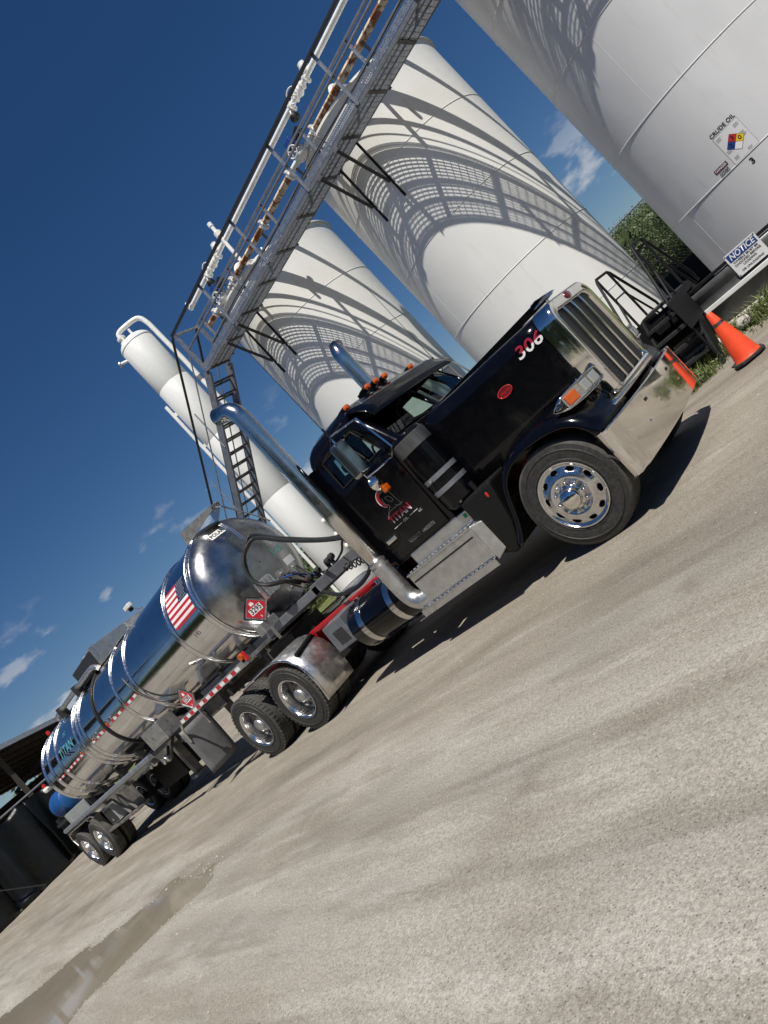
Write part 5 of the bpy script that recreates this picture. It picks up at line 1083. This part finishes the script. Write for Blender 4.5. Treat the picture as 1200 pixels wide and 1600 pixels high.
# top fittings
q = MB(); q.prism([(-6.12,-.35,3.34),(-6.06,-.35,3.56),(-5.36,-.10,3.50),(-5.38,-.10,3.44)], (0,.012,.0)); q.prism([(-6.12,.35,3.34),(-6.06,.35,3.56),(-5.36,.10,3.50),(-5.38,.10,3.44)], (0,-.012,.0)); q.prism([(-6.06,-.35,3.56),(-6.06,.35,3.56),(-5.36,.10,3.50),(-5.36,-.10,3.50)], (0,0,.01)); q.build('overturn_guard', M['dullalu'], t, smooth=0)
q = MB(); q.tube([(-5.40,.0,3.46),(-5.30,.02,3.40),(-5.42,.45,3.05),(-5.55,.75,2.8)], .013, 6); q.build('drain_tube', M['alu'], t)
q = MB(); q.tube([(-5.5,-.05,3.22),(-5.40,-.03,3.0),(-5.37,0,2.70)], .013, 6); q.tube([(-5.5,-.09,3.22),(-5.40,-.07,3.0),(-5.37,-.04,2.70)], .013, 6); q.build('drain_tube', M['alu'], t)
q = MB(); q.prism([(-9.3,-.38,3.33),(-9.3,-.38,3.46),(-9.45,-.38,3.50),(-11.2,-.38,3.78),(-11.25,-.38,3.33)], (0,.76,0)); q.build('manway_housing', M['dullalu'], t, smooth=0, bevel=.02)
q = MB(); q.box(-12.7,-11.28,-.36,.36,3.36,3.74); q.build('manway_recess', M['darksteel'], t, smooth=0, bevel=.02)
for x in (-11.7,-12.2): q = MB(); q.lathe([(.24,0),(.24,.06),(.2,.1),(.02,.12)], (x,0,3.72), 'Z', 24); q.build('manway_lid', M['dullalu'], t)
q = MB(); q.tube(spline([(-11.3,-.42,3.34),(-11.5,-.42,3.44),(-12.0,-.42,3.46),(-14.4,-.42,3.46),(-14.75,-.42,3.42),(-14.8,-.42,3.34)],4), .06, 12); q.build('vapour_pipe', M['dullalu'], t)
for x in (-12.8,-14.3): q = MB(); q.box(x-.05,x+.05,-.52,-.32,3.28,3.54); q.build('pipe_clamp', M['darksteel'], t, smooth=0)
for x, a in ((-11.25,.02),(-12.3,.0),(-13.32,-.02)):
    p0 = wt(x, -.02, .03); q = MB(); q.box(p0.x-.05,p0.x+.05,p0.y-.045,p0.y+.03,p0.z-.05,p0.z+.06); o = q.build('marker_bracket', M['alu'], t, smooth=0, bevel=.015); q = MB(); q.lathe([(.03,-.05),(.03,-.065),(.001,-.075)], (p0.x,p0.y,p0.z-.02), 'Y', 14); q.build('marker_lens', M['amber'], o)
for c, nm in (((-17.0,-1.0,2.44),1),((-16.9,-.12,3.42),2)):
    q = MB(); q.bar((c[0]+.35,c[1]+.12,c[2]-.08),(c[0],c[1],c[2]-.08),.07,.07); o = q.build('lamp_arm', M['dullalu'], t, smooth=0)
    if nm == 1: q = MB(); q.lathe([(.001,-.12),(.07,-.1),(.09,-.04),(.07,.01),(.04,.02)], c, 'Z', 18); q.build('lamp_base', M['whitepipe'], o)
    q = MB(); q.lathe([(.045,.02),(.05,.06),(.045,.11),(.001,.13)], c, 'Z', 16); q.build('beacon', M['redlens'], o)
q = MB(); q.box(-13.4,-11.9,-.25,.62,.46,1.08); q.build('underside_shade_box', M['blackplastic'], t, smooth=0, bevel=.02)  # added black box standing in for the shaded hollow under the trailer
# frame and running gear
for s_ in (-1,1):
    q = MB(); q.box(-17.3,-8.2,s_*.5-.05,s_*.5+.05,1.06,1.30); q.build('frame_rail', M['muddy'], t, smooth=0, bevel=.01)
    q = MB(); q.box(-8.6,-4.22,s_*.5-.07,s_*.5+.07,1.40,1.53); q.build('coupler_beam', M['greysteel'], t, smooth=0, bevel=.012)
    for x in (-6.4,-7.6,-9.3,-10.8,-12.4,-13.9,-15.4,-16.6):
        q = MB(); q.prism([(x-.05,s_*.43,1.28),(x-.05,s_*.57,1.28),(x-.05,s_*.60,1.57),(x-.05,s_*.46,1.47)], (.1,0,0)); q.build('saddle', M['muddy'], t, smooth=0)
    for x in (-15.722,-16.946):
        wheel('t', x, s_*1.082, t, s_ < 0); wheel('t', x, s_*.755, t, s_ < 0, True)
    q = MB(); q.cyl((-10.48,s_*1.2,1.29),(-17.44,s_*1.2,1.29),.055,n=14); q.build('hose_tube', M['galv'], t); q = MB(); q.cyl((-10.6,s_*1.12,1.22),(-17.4,s_*1.12,1.22),.04,n=12); q.build('hose_tube', M['galv'], t)
    for x in (-10.6,-12.3,-14.0,-15.6,-17.2): q = MB(); q.box(x-.03,x+.03,s_*.55,s_*1.22,1.12,1.22); q.build('tube_bracket', M['muddy'], t, smooth=0)
    q = MB(); P = [(-17.42,s_*1.2,.80),(-17.50,s_*1.2,.98),(-17.46,s_*1.2,1.13),(-17.3,s_*1.2,1.18),(-16.4,s_*1.2,1.18),(-15.3,s_*1.2,1.18),(-15.15,s_*1.2,1.10)]
    q.grid([[(x,s_*y_,z) for y_ in (.6,1.22)] for x, y, z in P]); q.build('trailer_fender', M['muddy'], t, smooth=60, solid=.006); q = MB(); q.tube(P, .02, 8); q.build('fender_lip', M['dullalu'], t)
    # side light rail with tape, ending in mudflap
    q = MB(); q.prism([(-5.75,s_*1.10,1.36),(-8.55,s_*1.10,1.33),(-8.55,s_*1.10,1.42),(-5.75,s_*1.10,1.46)], (0,s_*.11,0)); lr = q.build('side_light_rail', M['dullalu'], t, smooth=0, bevel=.006)
    for i in range(17): x = -6.0-i*.15; q = MB(); q.prism([(x,s_*1.2115,1.372-.011*i*.15/1),(x-.148,s_*1.2115,1.370-.011*i*.15),(x-.148,s_*1.2115,1.43-.012*i*.15),(x,s_*1.2115,1.432-.012*i*.15)], (0,s_*.001,0)); q.build('reflective_tape', M['decalwhite'] if i % 2 == 0 else M['decalred'], lr, smooth=0)
    q = MB(); q.cyl((-5.76,s_*1.21,1.50),(-5.76,s_*1.245,1.50),.05,n=20); q.build('marker_lens', M['amber'], lr); q = MB(); q.box(-5.84,-5.70,s_*1.15,s_*1.21,1.40,1.55); q.build('lamp_bracket', M['redlens'], lr, smooth=0, bevel=.01)
    for x in (-5.9,-6.8,-7.7,-8.4): q = MB(); q.box(x-.04,x+.04,s_*.5,s_*1.11,1.37,1.43); q.build('rail_bracket', M['dullalu'], t, smooth=0)
    q = MB(); q.tube(spline([(-8.5,s_*1.16,1.38),(-8.72,s_*1.16,1.34),(-8.84,s_*1.16,1.2),(-8.88,s_*1.16,1.0)],5), .022, 8); q.build('flap_hanger', M['dullalu'], t)
    q = MB(); rows = []
    for j in range(10):
        k = j/9; rows.append([(-8.87-.05*k*k+.015*math.sin(y_*9), s_*y_, lerp(1.26,.33,k)) for y_ in (.56,.7,.84,.98,1.1,1.22)])
    q.grid(rows); q.build('mudflap', M['mudflap'], t, smooth=80, solid=.008)
    q = MB(); q.box(-10.2,-9.35,s_*.82,s_*1.2,1.32,1.70); cb = q.build('side_cabinet', M['dullalu'], t, smooth=0, bevel=.012); q = MB(); q.box(-10.15,-9.40,s_*1.201,s_*1.212,1.36,1.66); q.build('cabinet_door', M['dullalu'], cb, smooth=0, bevel=.006); q = MB(); q.box(-9.83,-9.73,s_*1.212,s_*1.23,1.48,1.53); q.build('latch', M['chrome'], cb, smooth=0)
    q = MB(); q.box(-10.55,-10.40,s_*.62,s_*.77,.42,1.25); q.box(-10.62,-10.33,s_*.56,s_*.83,.38,.43); q.build('landing_leg', M['muddy'], t, smooth=0)
    q = MB(); q.box(-15.15,-13.0,s_*.86,s_*.90,.62,1.12); q.build('side_panel', M['muddy'], t, smooth=0); q = MB(); q.box(-15.2,-12.9,s_*.84,s_*1.15,.58,.635); q.build('side_step', M['muddy'], t, smooth=0)
    q = MB(); q.box(-14.75,-14.15,s_*.90,s_*1.12,.66,1.08); tb = q.build('tool_box', M['greypanel'], t, smooth=0, bevel=.01); q = MB(); q.box(-14.72,-14.18,s_*1.121,s_*1.13,.69,1.05); q.build('tool_box_door', M['darksteel'], tb, smooth=0); q = MB(); q.box(-14.5,-14.42,s_*1.13,s_*1.145,.74,.80); q.build('latch', M['chrome'], tb, smooth=0)
    q = MB(); q.box(-15.66,-15.22,s_*1.02,s_*1.19,.62,1.12); q.build('hose_box', M['muddy'], t, smooth=0, bevel=.015)
    for x in (-13.95,-13.5): q = MB(); q.bar((x,s_*1.05,1.2),(x+.35,s_*1.05,.64),.05,.04); q.build('step_strut', M['muddy'], t, smooth=0)
    hose([(-9.6,s_*1.0,1.3),(-9.7,s_*1.15,1.12),(-9.9,s_*1.16,1.02),(-10.1,s_*1.1,1.06),(-10.3,s_*.9,1.2)], .03, 'hose', 'product_hose', t)
    for x, z in ((-9.0,1.12),(-10.3,1.05),(-10.9,1.15)): q = MB(); q.lathe([(.03,-.1),(.07,-.08),(.05,-.03),(.08,.02),(.08,.05),(.03,.06)], (x,s_*1.08,z), 'Y', 14); q.build('valve', M['dullalu'], t)
for x in (-8.0,-9.5,-11.5,-13.5,-15,-17.2): q = MB(); q.box(x-.05,x+.05,-.47,.47,1.1,1.25); q.build('cross_member', M['muddy'], t, smooth=0)
for x in (-15.722,-16.946): q = MB(); q.cyl((x,-.7,.526),(x,.7,.526),.065,n=12); q.build('axle', M['darksteel'], t)
q = MB(); q.box(-8.4,-4.6,-.55,.55,1.365,1.398); q.build('coupler_plate', M['darksteel'], t, smooth=0)
q = MB(); q.box(-4.36,-4.2,-.57,.57,1.40,1.56); q.build('nose_beam', M['greysteel'], t, smooth=0, bevel=.012)
q = MB(); q.box(-5.75,-5.55,-.75,-.42,1.5,1.66); q.build('frame_gusset', M['dullalu'], t, smooth=0, bevel=.01)
for x, y, z in ((-4.55,-.3,1.60),(-4.55,-.12,1.60),(-4.5,.1,1.60),(-4.6,.3,1.62)): q = MB(); q.cyl((x,y,1.53),(x,y,z+.06),.035,n=10); q.lathe([(.02,-.05),(.055,-.03),(.055,.03),(.02,.05)], (x+.04,y,z+.06), 'X', 12); q.build('gladhand', M['darksteel'], t)
q = MB(); q.box(-5.22,-5.10,-.62,-.34,1.84,2.14)
q.build('registration_holder', M['dullalu'], t, smooth=0, bevel=.025)
for i in range(4): q = MB(); q.box(-5.098,-5.085,-.60+i*.075,-.565+i*.075,1.86,2.12); q.build('holder_fin', M['alu'], t, smooth=0)
for x, y, z in ((-5.15,-.15,2.02),(-5.2,-.28,1.94),(-5.05,-.05,1.9),(-5.15,.1,1.98),(-5.1,-.2,1.76)): q = MB(); q.box(x-.05,x+.05,y-.05,y+.05,z-.045,z+.045); q.cyl((x,y,z),(x+.10,y-.03,z-.02),.018,n=8); q.build('air_valve', M['dullalu'], t, smooth=0, bevel=.01)
hose([(-5.1,-.2,1.94),(-4.9,-.15,1.85),(-4.75,-.1,1.72),(-4.55,-.1,1.6)], .014, 'decalblue', 'blue_air_line', t)
for i in range(4): hose([(-5.15+.03*i,-.25+.12*i,1.95),(-4.95,-.3+.14*i,1.80-.03*i),(-4.9+.05*i,-.2+.1*i,1.62),(-4.65,-.3+.15*i,1.56)], .014, 'hose', 'air_line', t)
